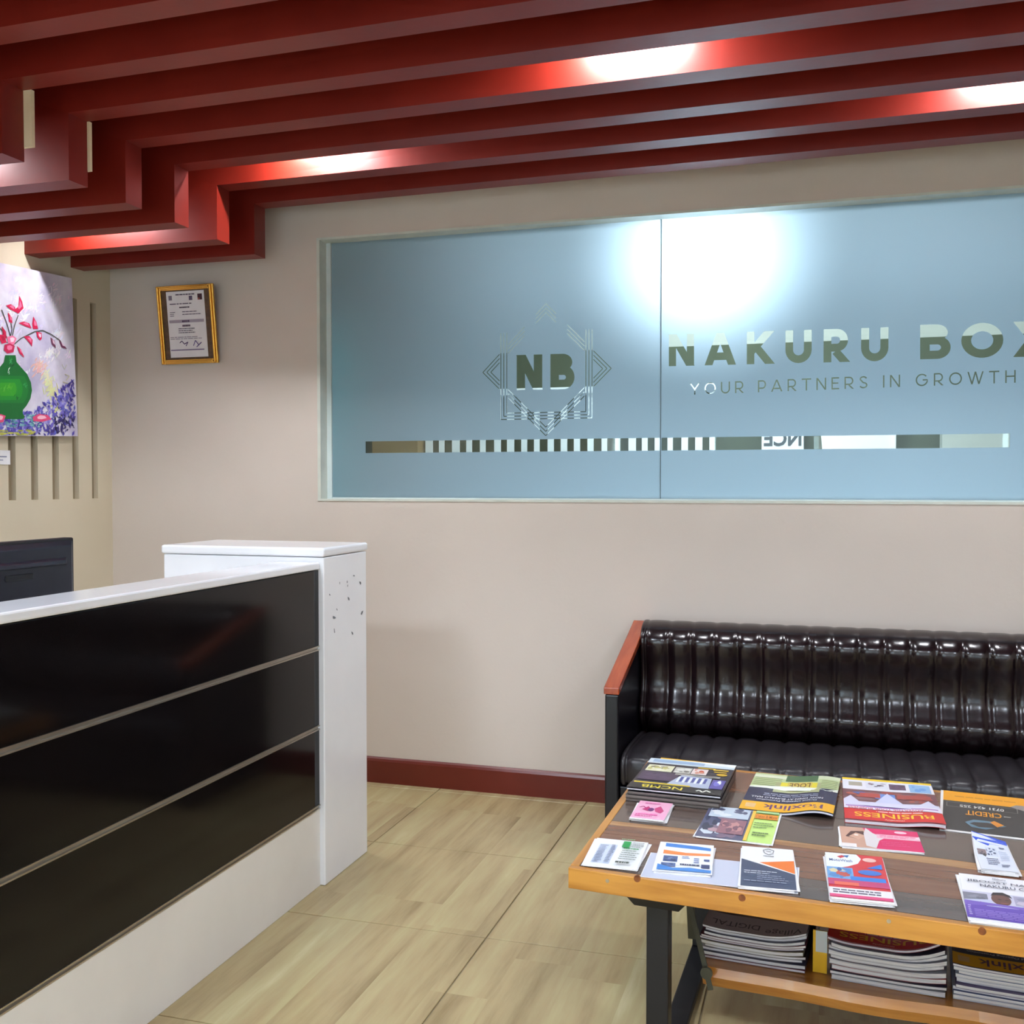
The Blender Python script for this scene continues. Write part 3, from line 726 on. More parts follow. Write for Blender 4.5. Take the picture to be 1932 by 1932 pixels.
def blob(u, v, ru, rv, c, k=9, j=.35):
    """a patch laid on as a cluster of short slanting brush strokes"""
    n_ = max(3, int(260*(ru+rv)))
    for _ in range(n_):
        a_, b_ = rp.gauss(0, .42)*ru, rp.gauss(0, .42)*rv; L_ = rp.uniform(.35, .9)*max(ru, rv, .006); an_ = rp.gauss(.9, .5)
        h_ = rp.uniform(.12, .3)*L_; cc = tuple(max(0, min(255, q+rp.gauss(0, 5))) for q in c); dx, dy = math.cos(an_), math.sin(an_)
        P = [(u+a_+dx*p*L_-dy*q*h_, v+b_+dy*p*L_+dx*q*h_) for p, q in ((-.5, -.3), (0, -.5), (.5, -.1), (.5, .2), (0, .5), (-.5, .3))]
        ik.poly([(min(.997, max(.003, x_)), min(.997, max(.003, y_))) for x_, y_ in P], cc)
def dab(u, v, ru, rv, c, k=6):
    ik.poly([(min(.997, max(.003, u+ru*math.cos(2*math.pi*i/k)*rp.uniform(.6, 1))), min(.997, max(.003, v+rv*math.sin(2*math.pi*i/k)*rp.uniform(.6, 1)))) for i in range(k)], c)
for i in range(46):                                 # soft patches of the ground
    blob(rp.uniform(.05, .95), rp.uniform(.3, .95), rp.uniform(.02, .07), rp.uniform(.015, .05), rp.choice(((226, 220, 238), (216, 206, 230), (238, 232, 240), (206, 198, 226), (234, 222, 232))))
for x, y, c in ((300, 880, (232, 190, 180)), (280, 900, (226, 178, 170)), (350, 1000, (222, 222, 170)), (390, 1090, (220, 216, 150)), (330, 960, (226, 220, 190)), (410, 1180, (206, 200, 120)), (370, 800, (230, 226, 226)), (360, 1060, (214, 214, 160))):
    u, v = c4(x, y); blob(u, v, .055, .04, c, 11, .5)
u, v = c4(470, 950); ik.stroke([(u-.02, v+.06), (u, v+.03), (u+.02, v+.06)], .005, (190, 190, 170)); ik.stroke([(u, v), (u+.04, v-.01), (u+.01, v-.04)], .005, (206, 200, 160)); ik.stroke([(u-.02, v-.05), (u+.05, v-.06)], .005, (200, 190, 150))
# the blue violet ground of the still life
for i in range(900):                                # violet flowers heaped along the table edge
    u = rp.uniform(.02, .98); top = .105+max(0, u-.62)*.62; v = rp.uniform(.0, 1)**.8*(top+.035)
    c = rp.choice(((70, 60, 150), (104, 92, 184), (132, 122, 204), (60, 48, 120), (96, 98, 186), (84, 74, 166), (168, 160, 222)))
    if u > .8 and v < .13 and rp.random() < .6: c = rp.choice(((40, 32, 84), (52, 44, 104), (34, 28, 74)))
    L_ = rp.uniform(.008, .026); an_ = rp.uniform(.2, 2.6); dx, dy = math.cos(an_)*L_, math.sin(an_)*L_
    ik.poly([(min(.997, max(.003, u+a_)), min(.997, max(.003, v+b_))) for a_, b_ in ((-dx, -dy), (dy*.45, -dx*.45), (dx, dy), (-dy*.45, dx*.45))], c)
for i in range(90):
    dab(rp.uniform(.3, .68), rp.uniform(.05, .13), rp.uniform(.008, .02), rp.uniform(.004, .01), rp.choice(((70, 130, 150), (120, 170, 180), (96, 150, 160), (150, 190, 190))))
for i in range(40): dab(rp.uniform(.2, .62), rp.uniform(.005, .035), rp.uniform(.015, .035), .007, rp.choice(((170, 170, 70), (190, 186, 90), (150, 156, 70))))
# stems
def st4(pts, w_, c): ik.stroke([c4(*p) for p in pts], w_, c)
for pts in (((85, 680), (105, 590), (130, 520)), ((75, 680), (50, 590), (10, 480)), ((90, 740), (150, 690), (250, 640), (310, 632), (370, 660), (430, 700), (475, 760)), ((70, 690), (85, 620), (75, 570)),
            ((60, 700), (20, 640), (-60, 560), (-140, 500)), ((50, 720), (-30, 690), (-120, 640))):
    st4(pts, .006, (70, 74, 66))
# petals
def pet(pts, c, c2=None):
    q = [c4(*p) for p in pts]; ik.poly(q, c)
    if c2:
        cx_ = sum(p[0] for p in q)/len(q); cy_ = sum(p[1] for p in q)/len(q)
        ik.poly([(cx_+(p[0]-cx_)*.5+.004, cy_+(p[1]-cy_)*.5+.004) for p in q], c2)
R1, R2, R3 = (206, 32, 78), (236, 120, 158), (176, 20, 60)
for pts, a, b_ in (([(138, 378), (158, 420), (168, 470), (130, 510), (100, 485), (132, 455)], R1, R2), ([(40, 450), (75, 440), (105, 460), (115, 500), (75, 480)], R1, R2), ([(55, 500), (85, 540), (88, 580), (62, 570)], R1, R2),
     ([(132, 578), (170, 566), (210, 580), (228, 618), (180, 600)], R1, R2), ([(240, 530), (262, 570), (275, 620), (238, 620), (232, 580)], R1, R2), ([(262, 640), (300, 650), (302, 690), (290, 705), (268, 680)], R1, (230, 200, 220)),
     ([(170, 675), (210, 672), (235, 700), (230, 750), (210, 720)], R1, R2), ([(120, 745), (150, 770), (175, 830), (140, 800)], R1, R2), ([(365, 680), (395, 710), (405, 760), (375, 735)], (120, 60, 90), (230, 200, 216)),
     ([(425, 700), (460, 730), (485, 768), (445, 755)], (110, 52, 84), (226, 196, 214)), ([(10, 600), (40, 640), (45, 690), (20, 690)], R3, R1), ([(-20, 660), (30, 665), (45, 720), (10, 730)], R1, R3), ([(48, 680), (90, 668), (118, 690), (100, 735), (60, 740)], R2, (250, 210, 226)),
     ([(30, 735), (70, 725), (105, 745), (95, 790), (50, 800), (25, 775)], (196, 40, 84), R2), ([(-60, 560), (-20, 580), (-10, 620), (-50, 610)], R1, R2), ([(-150, 470), (-110, 480), (-100, 530), (-140, 520)], R1, R2), ([(-140, 640), (-90, 620), (-60, 650), (-100, 680)], R1, R2), ([(-40, 420), (-10, 450), (-15, 500), (-45, 480)], R1, R2)):
    pet(pts, a, b_)
# the vase
right = [(32, 812), (28, 860), (8, 890), (-45, 930), (-85, 990), (-98, 1060), (-85, 1130), (-50, 1180), (20, 1200), (40, 1225), (42, 1255), (55, 1278)]
half = [(110, 812), (118, 862), (150, 900), (195, 950), (222, 1010), (230, 1070), (218, 1130), (190, 1180), (165, 1210), (162, 1235), (178, 1262), (165, 1278)]
rt = [(140-(x-72)*0-(x-0), y) for x, y in half]
lf = [(72-(x-72), y) for x, y in half]
VZ = [c4(*p) for p in half]+[c4(*p) for p in reversed(lf)]
ik.poly(VZ, (20, 104, 46))
def vin(k, dx, dy): 
    q = [c4(72+(x-72)*k+dx, 1040+(y-1040)*k+dy) for x, y in half[3:8]]+[c4(72-(x-72)*k+dx, 1040+(y-1040)*k+dy) for x, y in reversed(half[3:8])]
    return q
ik.poly(vin(.86, -4, 0), (24, 120, 48)); ik.poly(vin(.66, -14, 6), (32, 138, 46)); ik.poly(vin(.42, -20, 10), (52, 154, 40))
for x, y, c in ((60, 1040, (90, 176, 50)), (30, 1060, (84, 170, 60)), (120, 1120, (20, 96, 44)), (180, 1030, (60, 150, 80))): 
    u, v = c4(x, y); blob(u, v, .025, .02, c)
u, v = c4(62, 925); blob(u, v, .009, .022, (220, 240, 226), 8, .1)
u, v = c4(75, 850); blob(u, v, .014, .03, (60, 150, 84), 8, .2)
u, v = c4(80, 885); blob(u, v, .03, .006, (16, 80, 40), 8, .2)
pet([(235, 1262), (280, 1240), (345, 1248), (372, 1280), (300, 1298), (240, 1292)], (222, 74, 120), (250, 190, 206))
pet([(-60, 1270), (0, 1240), (38, 1255), (20, 1300), (-20, 1305)], (222, 74, 120), (250, 190, 206))
ik.build('paint_layer', M['paint'], pt)

# small label card below the painting
q0, q1 = at(-10, 876, 0, XL+.003), at(19, 850, 0, XL+.003)
cdr = thing('label_card', (XL+.002, q1.y-.05, q0.z), 'small white label card on the grooved wall below the painting', 'card')
bx((XL+.0005, q1.y-.12, q0.z), (XL+.0035, q1.y, q1.z)).build('card', M['paper'], cdr)
MB().box((XL+.0036, q1.y-.10, q0.z+.03), (XL+.0038, q1.y-.02, q0.z+.036), (150, 150, 170)).box((XL+.0036, q1.y-.10, q0.z+.016), (XL+.0038, q1.y-.04, q0.z+.021), (160, 160, 180)).build('card_print', M['print_matt'], cdr, fix=False)

# ================================================================== SOFA
SX0, SX1, SY0, SY1 = -.745, 1.33, 3.635, 4.238
sofa = thing('sofa', ((SX0+SX1)/2, 3.95, 0), 'black fluted leather sofa with a sloping varnished wood armrest', 'sofa')
FP, F0 = .0893, -.5810
fl = []
x = F0
while x-FP > SX0+.052: x -= FP
inner0, inner1 = SX0+.055, SX1-.055
xs_ = [inner0]
while x < inner1-.01:
    if x > inner0+.01: xs_.append(x)
    x += FP
xs_.append(inner1)
def flute_cols():
    cols = []                                      # (X, depth factor: 0 at the crest, 1 in the seam)
    for a, b_ in zip(xs_, xs_[1:]):
        for t in (0, .045, .10, .17, .27, .38, .5, .62, .73, .83, .90, .955):
            s_ = abs(2*t-1); d = max(0, (s_-.15)/.85)**3.2
            if t in (0,): d = .72                  # welt standing up in the seam
            cols.append((a+(b_-a)*t, d))
    cols.append((xs_[-1], .9)); return cols
cols = flute_cols()
def spline(P, n):
    out = []; Q = [P[0]]+P+[P[-1]]
    for i in range(1, len(Q)-2):
        for k in range(n):
            t = k/n; p0, p1, p2, p3 = (Vector(Q[i-1]), Vector(Q[i]), Vector(Q[i+1]), Vector(Q[i+2]))
            out.append(.5*((2*p1)+(p2-p0)*t+(2*p0-5*p1+4*p2-p3)*t*t+(3*p1-p0-3*p2+p3)*t*t*t))
    out.append(Vector(P[-1])); return out
def fluted(profile, depth, name, m_, flat=0):
    pr = spline(profile, 6); mb = MB(); n = len(pr)
    nor = []
    for i in range(n):
        d = (pr[min(n-1, i+1)]-pr[max(0, i-1)]).normalized(); nor.append(Vector((d.y, -d.x)))
    for X, df in cols:
        for i in range(n):
            e = min(1, min(i, n-1-i)/4)
            if flat: e *= .25+.75*min(1, max(0, (.785-pr[i].y)/.06)) if pr[i].y > .6 else 1
            p = pr[i]-nor[i]*(depth*df*e); mb.v.append((X, p.x, p.y))
    for a in range(len(cols)-1):
        for i in range(n-1):
            k = a*n+i; mb.f.append([k, k+n, k+n+1, k+1]); mb.c.append(None)
        
    for a in (0, len(cols)-1): mb.f.append([a*n+i for i in range(n)]); mb.c.append(None)
    mb.f.append([a*n for a in range(len(cols))][::-1]+[a*n+n-1 for a in range(len(cols))]); mb.c.append(None)
    return mb.build(name, m_, sofa, smooth=True)
# (Y, Z) profiles, walked so that the outside lies on the left-hand normal
fluted([(4.232, .33), (4.232, .60), (4.232, .755), (4.205, .785), (4.150, .792), (4.090, .775), (4.052, .735), (4.050, .69), (4.066, .62), (4.068, .55), (4.045, .49), (4.028, .45), (4.040, .405), (4.085, .36), (4.12, .335)][::-1], -.014, 'backrest', M['leather'], 14)
fluted([(3.70, .255), (3.652, .262), (3.638, .30), (3.640, .345), (3.662, .368), (3.72, .376), (3.85, .374), (4.00, .366), (4.10, .352), (4.13, .30)], -.012, 'seat', M['leather2'])
for s_, (xa, xb) in enumerate(((SX0, SX0+.05), (SX1-.05, SX1))):
    MB().prism([(SY0, 0.02), (SY1, 0.02), (SY1, .748), (SY0, .588)], 0, xa, xb).build('arm_panel', M['leather_arm'], sofa, bevel=.006)
    MB().prism([(SY0-.008, .590), (SY1, .7515), (SY1, .779), (SY0-.008, .6155)], 0, xa-.003, xb+.003).build('armrest', M['armwood'], sofa, bevel=.003)
bx((SX0+.051, SY0+.02, .06), (SX1-.051, SY1-.03, .254)).build('base', M['leather_arm'], sofa, bevel=.004)

# ================================================================== COFFEE TABLE
TZ = .50
A = at(1072, 1637, 2, TZ); B = at(1222, 1435, 2, TZ); C_ = at(1932, 1762, 2, TZ)
ud = (C_-A).normalized(); vd = (B-A).normalized(); DEP = (B-A).length; LEN = 1.42
def T(u, v, z): return Vector((A.x+ud.x*u+vd.x*v, A.y+ud.y*u+vd.y*v, z))     # table coordinates in metres
tab = thing('coffee_table', T(LEN/2, DEP/2, 0), 'wooden plank coffee table with pine edging, steel legs and a lower shelf', 'table')
def tbox(u0, v0, z0, u1, v1, z1):
    return MB().hexa([T(u0, v0, z0), T(u1, v0, z0), T(u1, v1, z0), T(u0, v1, z0), T(u0, v0, z1), T(u1, v0, z1), T(u1, v1, z1), T(u0, v1, z1)])
rt_ = .020; rh = .046; lip = 0
fr_ = tbox(0, 0, TZ-rh, LEN, rt_, TZ+lip).build('edge_rail', M['pine'], tab, bevel=.002)
tbox(0, DEP-rt_, TZ-rh, LEN, DEP, TZ+lip).build('edge_rail', M['pine'], tab, bevel=.002)
tbox(0, rt_+.0005, TZ-rh, rt_, DEP-rt_-.0005, TZ+lip).build('edge_rail', M['pine_side'], tab, bevel=.002)
tbox(LEN-rt_, rt_+.0005, TZ-rh, LEN, DEP-rt_-.0005, TZ+lip).build('edge_rail', M['pine_side'], tab, bevel=.002)
# boards with slightly wavy live edges
def board(v0, v1, m_, seed, wob=.006, gap=.0008):
    r = random.Random(seed); n = 24; ph = [r.uniform(0, 6) for _ in range(4)]
    def wv(u, k): return wob*(math.sin(u*4.1+ph[k])+.6*math.sin(u*9.7+ph[k+1]))
    mb = MB(); ring = []
    lo = [(rt_+.001+(LEN-2*rt_-.002)*i/n) for i in range(n+1)]
    e0 = [(u, v0+(EDG.get(v0, lambda q: 0)(u))+gap) for u in lo]; e1 = [(u, v1+(EDG.get(v1, lambda q: 0)(u))-gap) for u in lo]
    poly = e0+e1[::-1]
    k = len(poly)
    mb.v = [tuple(T(u, v, TZ-.024)) for u, v in poly]+[tuple(T(u, v, TZ)) for u, v in poly]
    for i in range(n):
        a, b2 = i, i+1; c2, d2 = k-1-i-1, k-1-i
        mb.f.append([k+a, k+b2, k+c2, k+d2]); mb.f.append([d2, c2, b2, a])
    for i in range(k): mb.f.append([i, (i+1) % k, k+(i+1) % k, k+i])
    mb.c = [None]*len(mb.f)
    return mb.build('top_board', m_, tab)
E_ = [rt_+.0005, .135, .245, .318, .352, .575, .70, DEP-rt_-.0005]
EDG = {}
for n_, (e, wob) in enumerate(zip(E_, (0, .004, .010, .006, .010, .004, .005, 0))):
    r = random.Random(n_+20); a_, b_, c_ = r.uniform(0, 6), r.uniform(0, 6), r.uniform(0, 6)
    EDG[e] = (lambda wob, a_, b_, c_: (lambda u: wob*(math.sin(u*5+a_)+.5*math.sin(u*11+b_)+.4*math.sin(u*2.3+c_))))(wob, a_, b_, c_)
for n_, (mm) in enumerate(('plank_dark', 'plank_red', 'plank_red', 'plank_sap', 'plank_dark', 'plank_dark', 'plank_red')):
    board(E_[n_], E_[n_+1], M[mm], n_)
# knots and screws in the front rail
for px, py, kind in ((1202, 1658, 'k'), (1400, 1694, 'k'), (1853, 1757, 'k'), (1146, 1662, 's'), (1677, 1738, 's')):
    p = at(px, py, 1, A.y); uu = (p.x-A.x)/ud.x; zz = None
    for _ in range(4):
        p = at(px, py, 1, A.y+ud.y*uu); uu = (p.x-A.x)/ud.x
    zz = p.z; q = T(uu, 0, zz); nn = Vector((ud.y, -ud.x, 0)).normalized()
    if kind == 'k': MB().tube(q-nn*.004, q+nn*.0006, .0075, 12).build('knot', M['knot'], fr_)
    else: MB().tube(q-nn*.004, q+nn*.0012, .0042, 12).build('screw', M['screw'], fr_)
# steel trestle at the left end (and its twin at the right end)
def trestle(u):
    tbox(u-.025, .075, .02, u+.025, .125, TZ-.075).build('leg', M['steel'], tab, bevel=.003)
    tbox(u-.025, DEP-.15, .02, u+.025, DEP-.10, TZ-.075).build('leg', M['steel'], tab, bevel=.003)
    tbox(u-.027, .03, 0, u+.027, DEP-.09, .02).build('foot_bar', M['steel'], tab, bevel=.003)
    z0 = TZ-.0245
    MB().hexa([T(u-.05, .06, z0-.062), T(u+.05, .06, z0-.062), T(u+.05, DEP-.2, z0-.062), T(u-.05, DEP-.2, z0-.062),
               T(u-.10, .035, z0), T(u+.10, .035, z0), T(u+.10, DEP-.17, z0), T(u-.10, DEP-.17, z0)]).build('top_bracket', M['steel'], tab, bevel=.002)
UL = (at(1243, 1750, 1, 2.29).x-A.x)
trestle(UL); trestle(LEN-UL)
# lower shelf with a live front edge
SZ1, SZ0 = .205, .155
sh0 = T(0, 0, 0); us = at(1312, 1840, 1, 2.45).x-A.x+.01
SV = .275
def shelf():
    n = 30; r = random.Random(3); mb = MB(); L = []
    for i in range(n+1):
        u = us+(LEN-2*us+.0)*i/n; w_ = .006*math.sin(u*7+1)+.004*math.sin(u*17)
        L.append((u, SV+w_, SV+w_-.006, DEP-.22))
    for u, a, b_, c_ in L:
        mb.v += [tuple(T(u, a, SZ1)), tuple(T(u, b_, (SZ0+SZ1)/2+.004)), tuple(T(u, a+.012, SZ0)), tuple(T(u, c_, SZ0)), tuple(T(u, c_, SZ1))]
    for i in range(n):
        for k in range(5):
            a = i*5+k; b_ = i*5+(k+1) % 5; mb.f.append([a, b_, b_+5, a+5])
    mb.f.append([0, 1, 2, 3, 4]); mb.f.append([n*5+k for k in (4, 3, 2, 1, 0)]); mb.c = [None]*len(mb.f)
    return mb.build('lower_shelf', M['shelfwood'], tab)
shelf()
# flat steel hanger with a round bolt plate
h1 = at(1302, 1708, 1, 2.44); h2 = at(1341, 1868, 1, 2.425)
def strap(p, q, wd, th, name):
    d = (q-p).normalized(); s_ = Vector((ud.x, ud.y, 0)); s_ = (s_-d*s_.dot(d)).normalized()*wd/2; n_ = d.cross(s_).normalized()*th/2
    return MB().hexa([p-s_-n_, p+s_-n_, p+s_+n_, p-s_+n_, q-s_-n_, q+s_-n_, q+s_+n_, q-s_+n_]).build(name, M['olive'], tab, bevel=.001)
hg = strap(h1, h2, .012, .005, 'shelf_hanger')
bc = at(1333, 1836, 1, 2.415); nn = Vector((ud.y, -ud.x, 0)).normalized()
MB().tube(bc-nn*.004, bc+nn*.004, .014, 20).build('bolt_plate', M['olive'], hg)
strap(at(1303, 1708, 1, 2.53), at(1306, 1771, 1, 2.53), .02, .006, 'shelf_hanger')

# ================================================================== PRINTED MATTER
ORD = ['topmost', 'second', 'third', 'fourth', 'fifth', 'sixth', 'seventh', 'eighth', 'ninth', 'tenth', 'eleventh', 'twelfth']
class Sheet:
    """a flat or gently bent rectangle lying on a surface; u to the reader's right, v to the top of the page"""
    def __init__(s, c, ang, w_, h_, z, bend=None): s.c = c; s.a = ang; s.w = w_; s.h = h_; s.z = z; s.bent = bend is not None; s.bend = bend or (lambda u, v: 0)
    def __call__(s, u, v, h=0):
        a, b_ = (u-.5)*s.w, (v-.5)*s.h; ca, sa = math.cos(s.a), math.sin(s.a)
        return Vector((s.c[0]+a*ca-b_*sa, s.c[1]+a*sa+b_*ca, s.z+h+s.bend(u, v)))
def fit(nl, nr, fr, fl, z, flip=False, bend=None):
    """the rectangle whose near-left, near-right, far-right, far-left corners are seen at those pixels"""
    P = [at(*p, 2, z) for p in (nl, nr, fr, fl)]; c = sum(P, Vector())/4
    U = ((P[1]-P[0])+(P[2]-P[3]))/2; V = ((P[3]-P[0])+(P[2]-P[1]))/2
    ang = math.atan2(U.y-V.x, U.x+V.y)
    return Sheet((c.x, c.y), ang+(math.pi if flip else 0), U.length, V.length, z, bend)
def slab(S, h0, h1, mat_, name, parent, n=10, u0=0, v0=0, u1=1, v1=1, nv=4):
    mb = MB()
    f = lambda h: (lambda a, b_: S(u0+(u1-u0)*a, v0+(v1-v0)*b_, h))
    mb.grid(f(h1), n, nv); k = len(mb.v); mb.grid(f(h0), n, nv)
    W = n+1
    bd = [i for i in range(n)]+[j*W+n for j in range(nv)]+[nv*W+n-i for i in range(n)]+[(nv-j)*W for j in range(nv)]
    for a, b_ in zip(bd, bd[1:]+bd[:1]): mb.f.append([a, b_, b_+k, a+k]); mb.c.append(None)
    return mb.build(name, mat_, parent)
def leaflet(name, S, label, cat, ink, sheets=0, group=None, under=None, paper='paper', seed=1, th=.0009):
    """a printed sheet, with loose identical sheets lying beneath it"""
    r = random.Random(seed); base_z = S.z
    for k in range(sheets):
        S2 = Sheet((S.c[0]+r.uniform(-.005, .005), S.c[1]+r.uniform(-.005, .003)), S.a+r.uniform(-.05, .05), S.w, S.h, base_z, S.bend); S2.z = base_z+k*(th+.0002)
        t = thing(name, (S2.c[0], S2.c[1], S2.z), ORD[sheets-k]+' from the top: '+under, cat, group); slab(S2, 0, th, M[paper], 'sheet', t, nv=10 if S.bent else 4)
    S.z = base_z+sheets*(th+.0002)
    t = thing(name, (S.c[0], S.c[1], S.z), label, cat, group); slab(S, 0, th, M[paper], 'sheet', t, nv=10 if S.bent else 4)
    ik = Ink(S, th+(.0010 if S.bent else .0001)); ink(ik); ik.build('sheet_print', M['print'], t); return t
def magazine(name, S, th, label, ink, group=None, cover=(230, 230, 232), n=12, cat='magazine', pages='pages'):
    if S.bent and ink: n = 60
    t = thing(name, (S.c[0], S.c[1], S.z), label, cat, group)
    slab(S, .0006, th-.0006, M[pages], 'pages', t, n, .004, .004, .996, .996)
    mb = MB()
    for a, b_ in ((0, .0006), (th-.0006, th)):
        k0 = len(mb.v); mb.grid(lambda a_, c_: S(a_, c_, b_), n, 4, cover); k1 = len(mb.v); mb.grid(lambda a_, c_: S(a_, c_, a), n, 4, cover)
        W = n+1; bd = [i for i in range(n)]+[j*W+n for j in range(4)]+[4*W+n-i for i in range(n)]+[(4-j)*W for j in range(4)]
        for p, q in zip(bd, bd[1:]+bd[:1]): mb.f.append([k0+p, k0+q, k1+q, k1+p]); mb.c.append(cover)
    mb.grid(lambda a_, c_: S(-.0008, c_, th*a_), 2, 4, cover)           # folded spine
    mb.build('cover', M['print'], t, fix=False)
    if ink:
        ik = Ink(S, th+(.0006 if S.bent else .0001)); ink(ik); ik.build('cover_print', M['print'], t)
    return t
ON = TZ+.0006
# --- black and yellow building magazine on a low stack
def ink_ncmb(i):
    i.rect(0, 0, 1, 1, (44, 38, 50)); i.rect(0, 0, 1, .16, (206, 220, 228)); i.rect(.35, .03, .95, .12, (150, 176, 206)); i.poly([(.0, .0), (.6, .0), (.1, .09), (0, .1)], (240, 244, 246))
    i.patch(.66, .22, .96, .42, [(226, 224, 190), (240, 238, 230), (196, 190, 120), (130, 120, 90)], 10, 1); i.patch(.45, .24, .64, .42, [(196, 196, 186), (120, 116, 110), (226, 224, 216)], 9, 2); i.patch(.27, .24, .44, .42, [(228, 212, 208), (210, 150, 130), (204, 90, 60)], 8, 3)
    i.rect(.2, .19, .4, .22, (214, 178, 60)); i.rect(.05, .21, .22, .25, (214, 178, 60)); i.rect(.06, .28, .2, .31, (214, 178, 60)); i.disc(.1, .37, .06, .04, (206, 166, 40))
    i.patch(.55, .46, .97, .72, [(74, 56, 82), (88, 68, 96), (62, 48, 72)], 8, 4); i.patch(.1, .44, .6, .5, [(150, 146, 140), (190, 186, 176), (90, 88, 90)], 10, 5, .2)
    i.poly([(.18, .52), (.52, .50), (.62, .80), (.16, .84)], (176, 186, 208))
    for k in range(5): i.rect(.22+k*.065, .55, .25+k*.065, .70, (74, 84, 156)); i.rect(.255+k*.065, .55, .28+k*.065, .72, (232, 236, 244))
    i.patch(.02, .55, .16, .82, [(92, 84, 160), (120, 116, 196), (236, 240, 250)], 6, 6, .35)
    i.rect(.36, .80, .97, .835, (222, 196, 40)); i.rect(0, .84, 1, 1, (28, 26, 30)); i.text('NCMB', .42, .875, .86, .96, (226, 206, 50), .03)
    i.stroke([(.12, .93), (.17, .89), (.2, .95), (.24, .9), (.27, .93)], .02, (236, 236, 226))
zt1 = ON
cfg = dict(nl=(1185, 1489), nr=(1366, 1507), fr=(1382, 1449), fl=(1228, 1430))
for k, (th, cov) in enumerate(((.009, (52, 44, 44)), (.009, (60, 52, 50)), (.008, (40, 38, 44)))):
    S = fit(cfg['nl'], cfg['nr'], cfg['fr'], cfg['fl'], TZ+.032, True); r = random.Random(k+3)
    S.z = zt1; S.c = (S.c[0]+r.uniform(-.004, .004), S.c[1]+r.uniform(-.006, .004)); S.a += r.uniform(-.015, .015)
    magazine('magazine', S, th, ('lowest', 'middle', 'uppermost')[k]+' of three dark magazines under the yellow one and the NCMB magazine', None, 'magazines under the NCMB magazine', cov, pages='pages_dark'); zt1 += th+.0004
S = fit((1222, 1470), (1340, 1480), (1350, 1436), (1236, 1425), zt1, True); S.w, S.h = .19, .27; S.z = zt1; S.a -= .13; S.c = (S.c[0]+.005, S.c[1]-.045)
magazine('magazine', S, .003, 'thin yellow magazine whose corner peeks out behind the NCMB magazine', lambda i: i.rect(0, 0, 1, 1, (238, 186, 30)), 'magazines under the NCMB magazine', (238, 186, 30)); zt1 += .0034
S = fit(cfg['nl'], cfg['nr'], cfg['fr'], cfg['fl'], TZ+.032, True); S.z = zt1
magazine('magazine', S, .005, 'black and yellow NCMB magazine on top of the stack at the table corner', ink_ncmb, cover=(34, 32, 36))
# --- Boxlink
NAVY = (44, 48, 78)
def ink_box(i):
    i.rect(0, 0, 1, 1, NAVY); i.rect(0, .0, 1, .38, (190, 204, 150)); i.rect(0, 0, .3, .1, (214, 222, 186)); i.rect(.62, .04, 1, .12, (220, 226, 196)); i.rect(.25, 0, .62, .18, (78, 112, 76))
    for k in range(5): i.rect(.66, .12+k*.05, .98, .135+k*.05, (120, 132, 80)); i.rect(.02, .14+k*.05, .2, .155+k*.05, (120, 132, 80))
    i.poly([(0, .36), (.12, .44), (.22, .38), (1, .38), (1, .42), (.8, .41), (.6, .44), (.3, .46), (.1, .48), (0, .44)], (226, 230, 216))
    i.rect(.2, .22, .72, .50, (172, 176, 130)); i.rect(.24, .22, .66, .42, (232, 214, 60)); i.rect(.3, .2, .58, .34, (214, 190, 90)); i.text('LOGE', .32, .22, .56, .35, (110, 70, 40), .03); i.text('opening', .3, .36, .6, .41, (180, 150, 40), .02)
    i.lines(.2, .54, .86, .62, 2, (170, 176, 196), 3, .45); i.text('NOW OPEN AT BUFFALO MALL', .14, .645, .93, .685, (226, 228, 236), .02); i.text('Grand Opening Promotion', .2, .70, .86, .745, (226, 228, 236), .01)
    i.rect(0, .79, 1, 1, (240, 178, 26)); i.text('Boxlink', .12, .835, .76, .955, (92, 42, 110), .03); i.rect(.84, .84, .95, .94, (226, 186, 130))
bump = lambda u, c, w_: math.cos(math.pi/2*max(-1, min(1, (u-c)/w_)))**2
bend_box = lambda u, v: .016*bump(u, .15, .42) * (.55+.45*v)
S = fit((1396, 1524), (1572, 1545), (1586, 1472), (1425, 1457), TZ+.008, True, bend_box); S.z = ON
magazine('magazine', S, .006, 'Boxlink magazine with navy cover and orange title band, curled at one edge', ink_box, cover=NAVY, n=24)
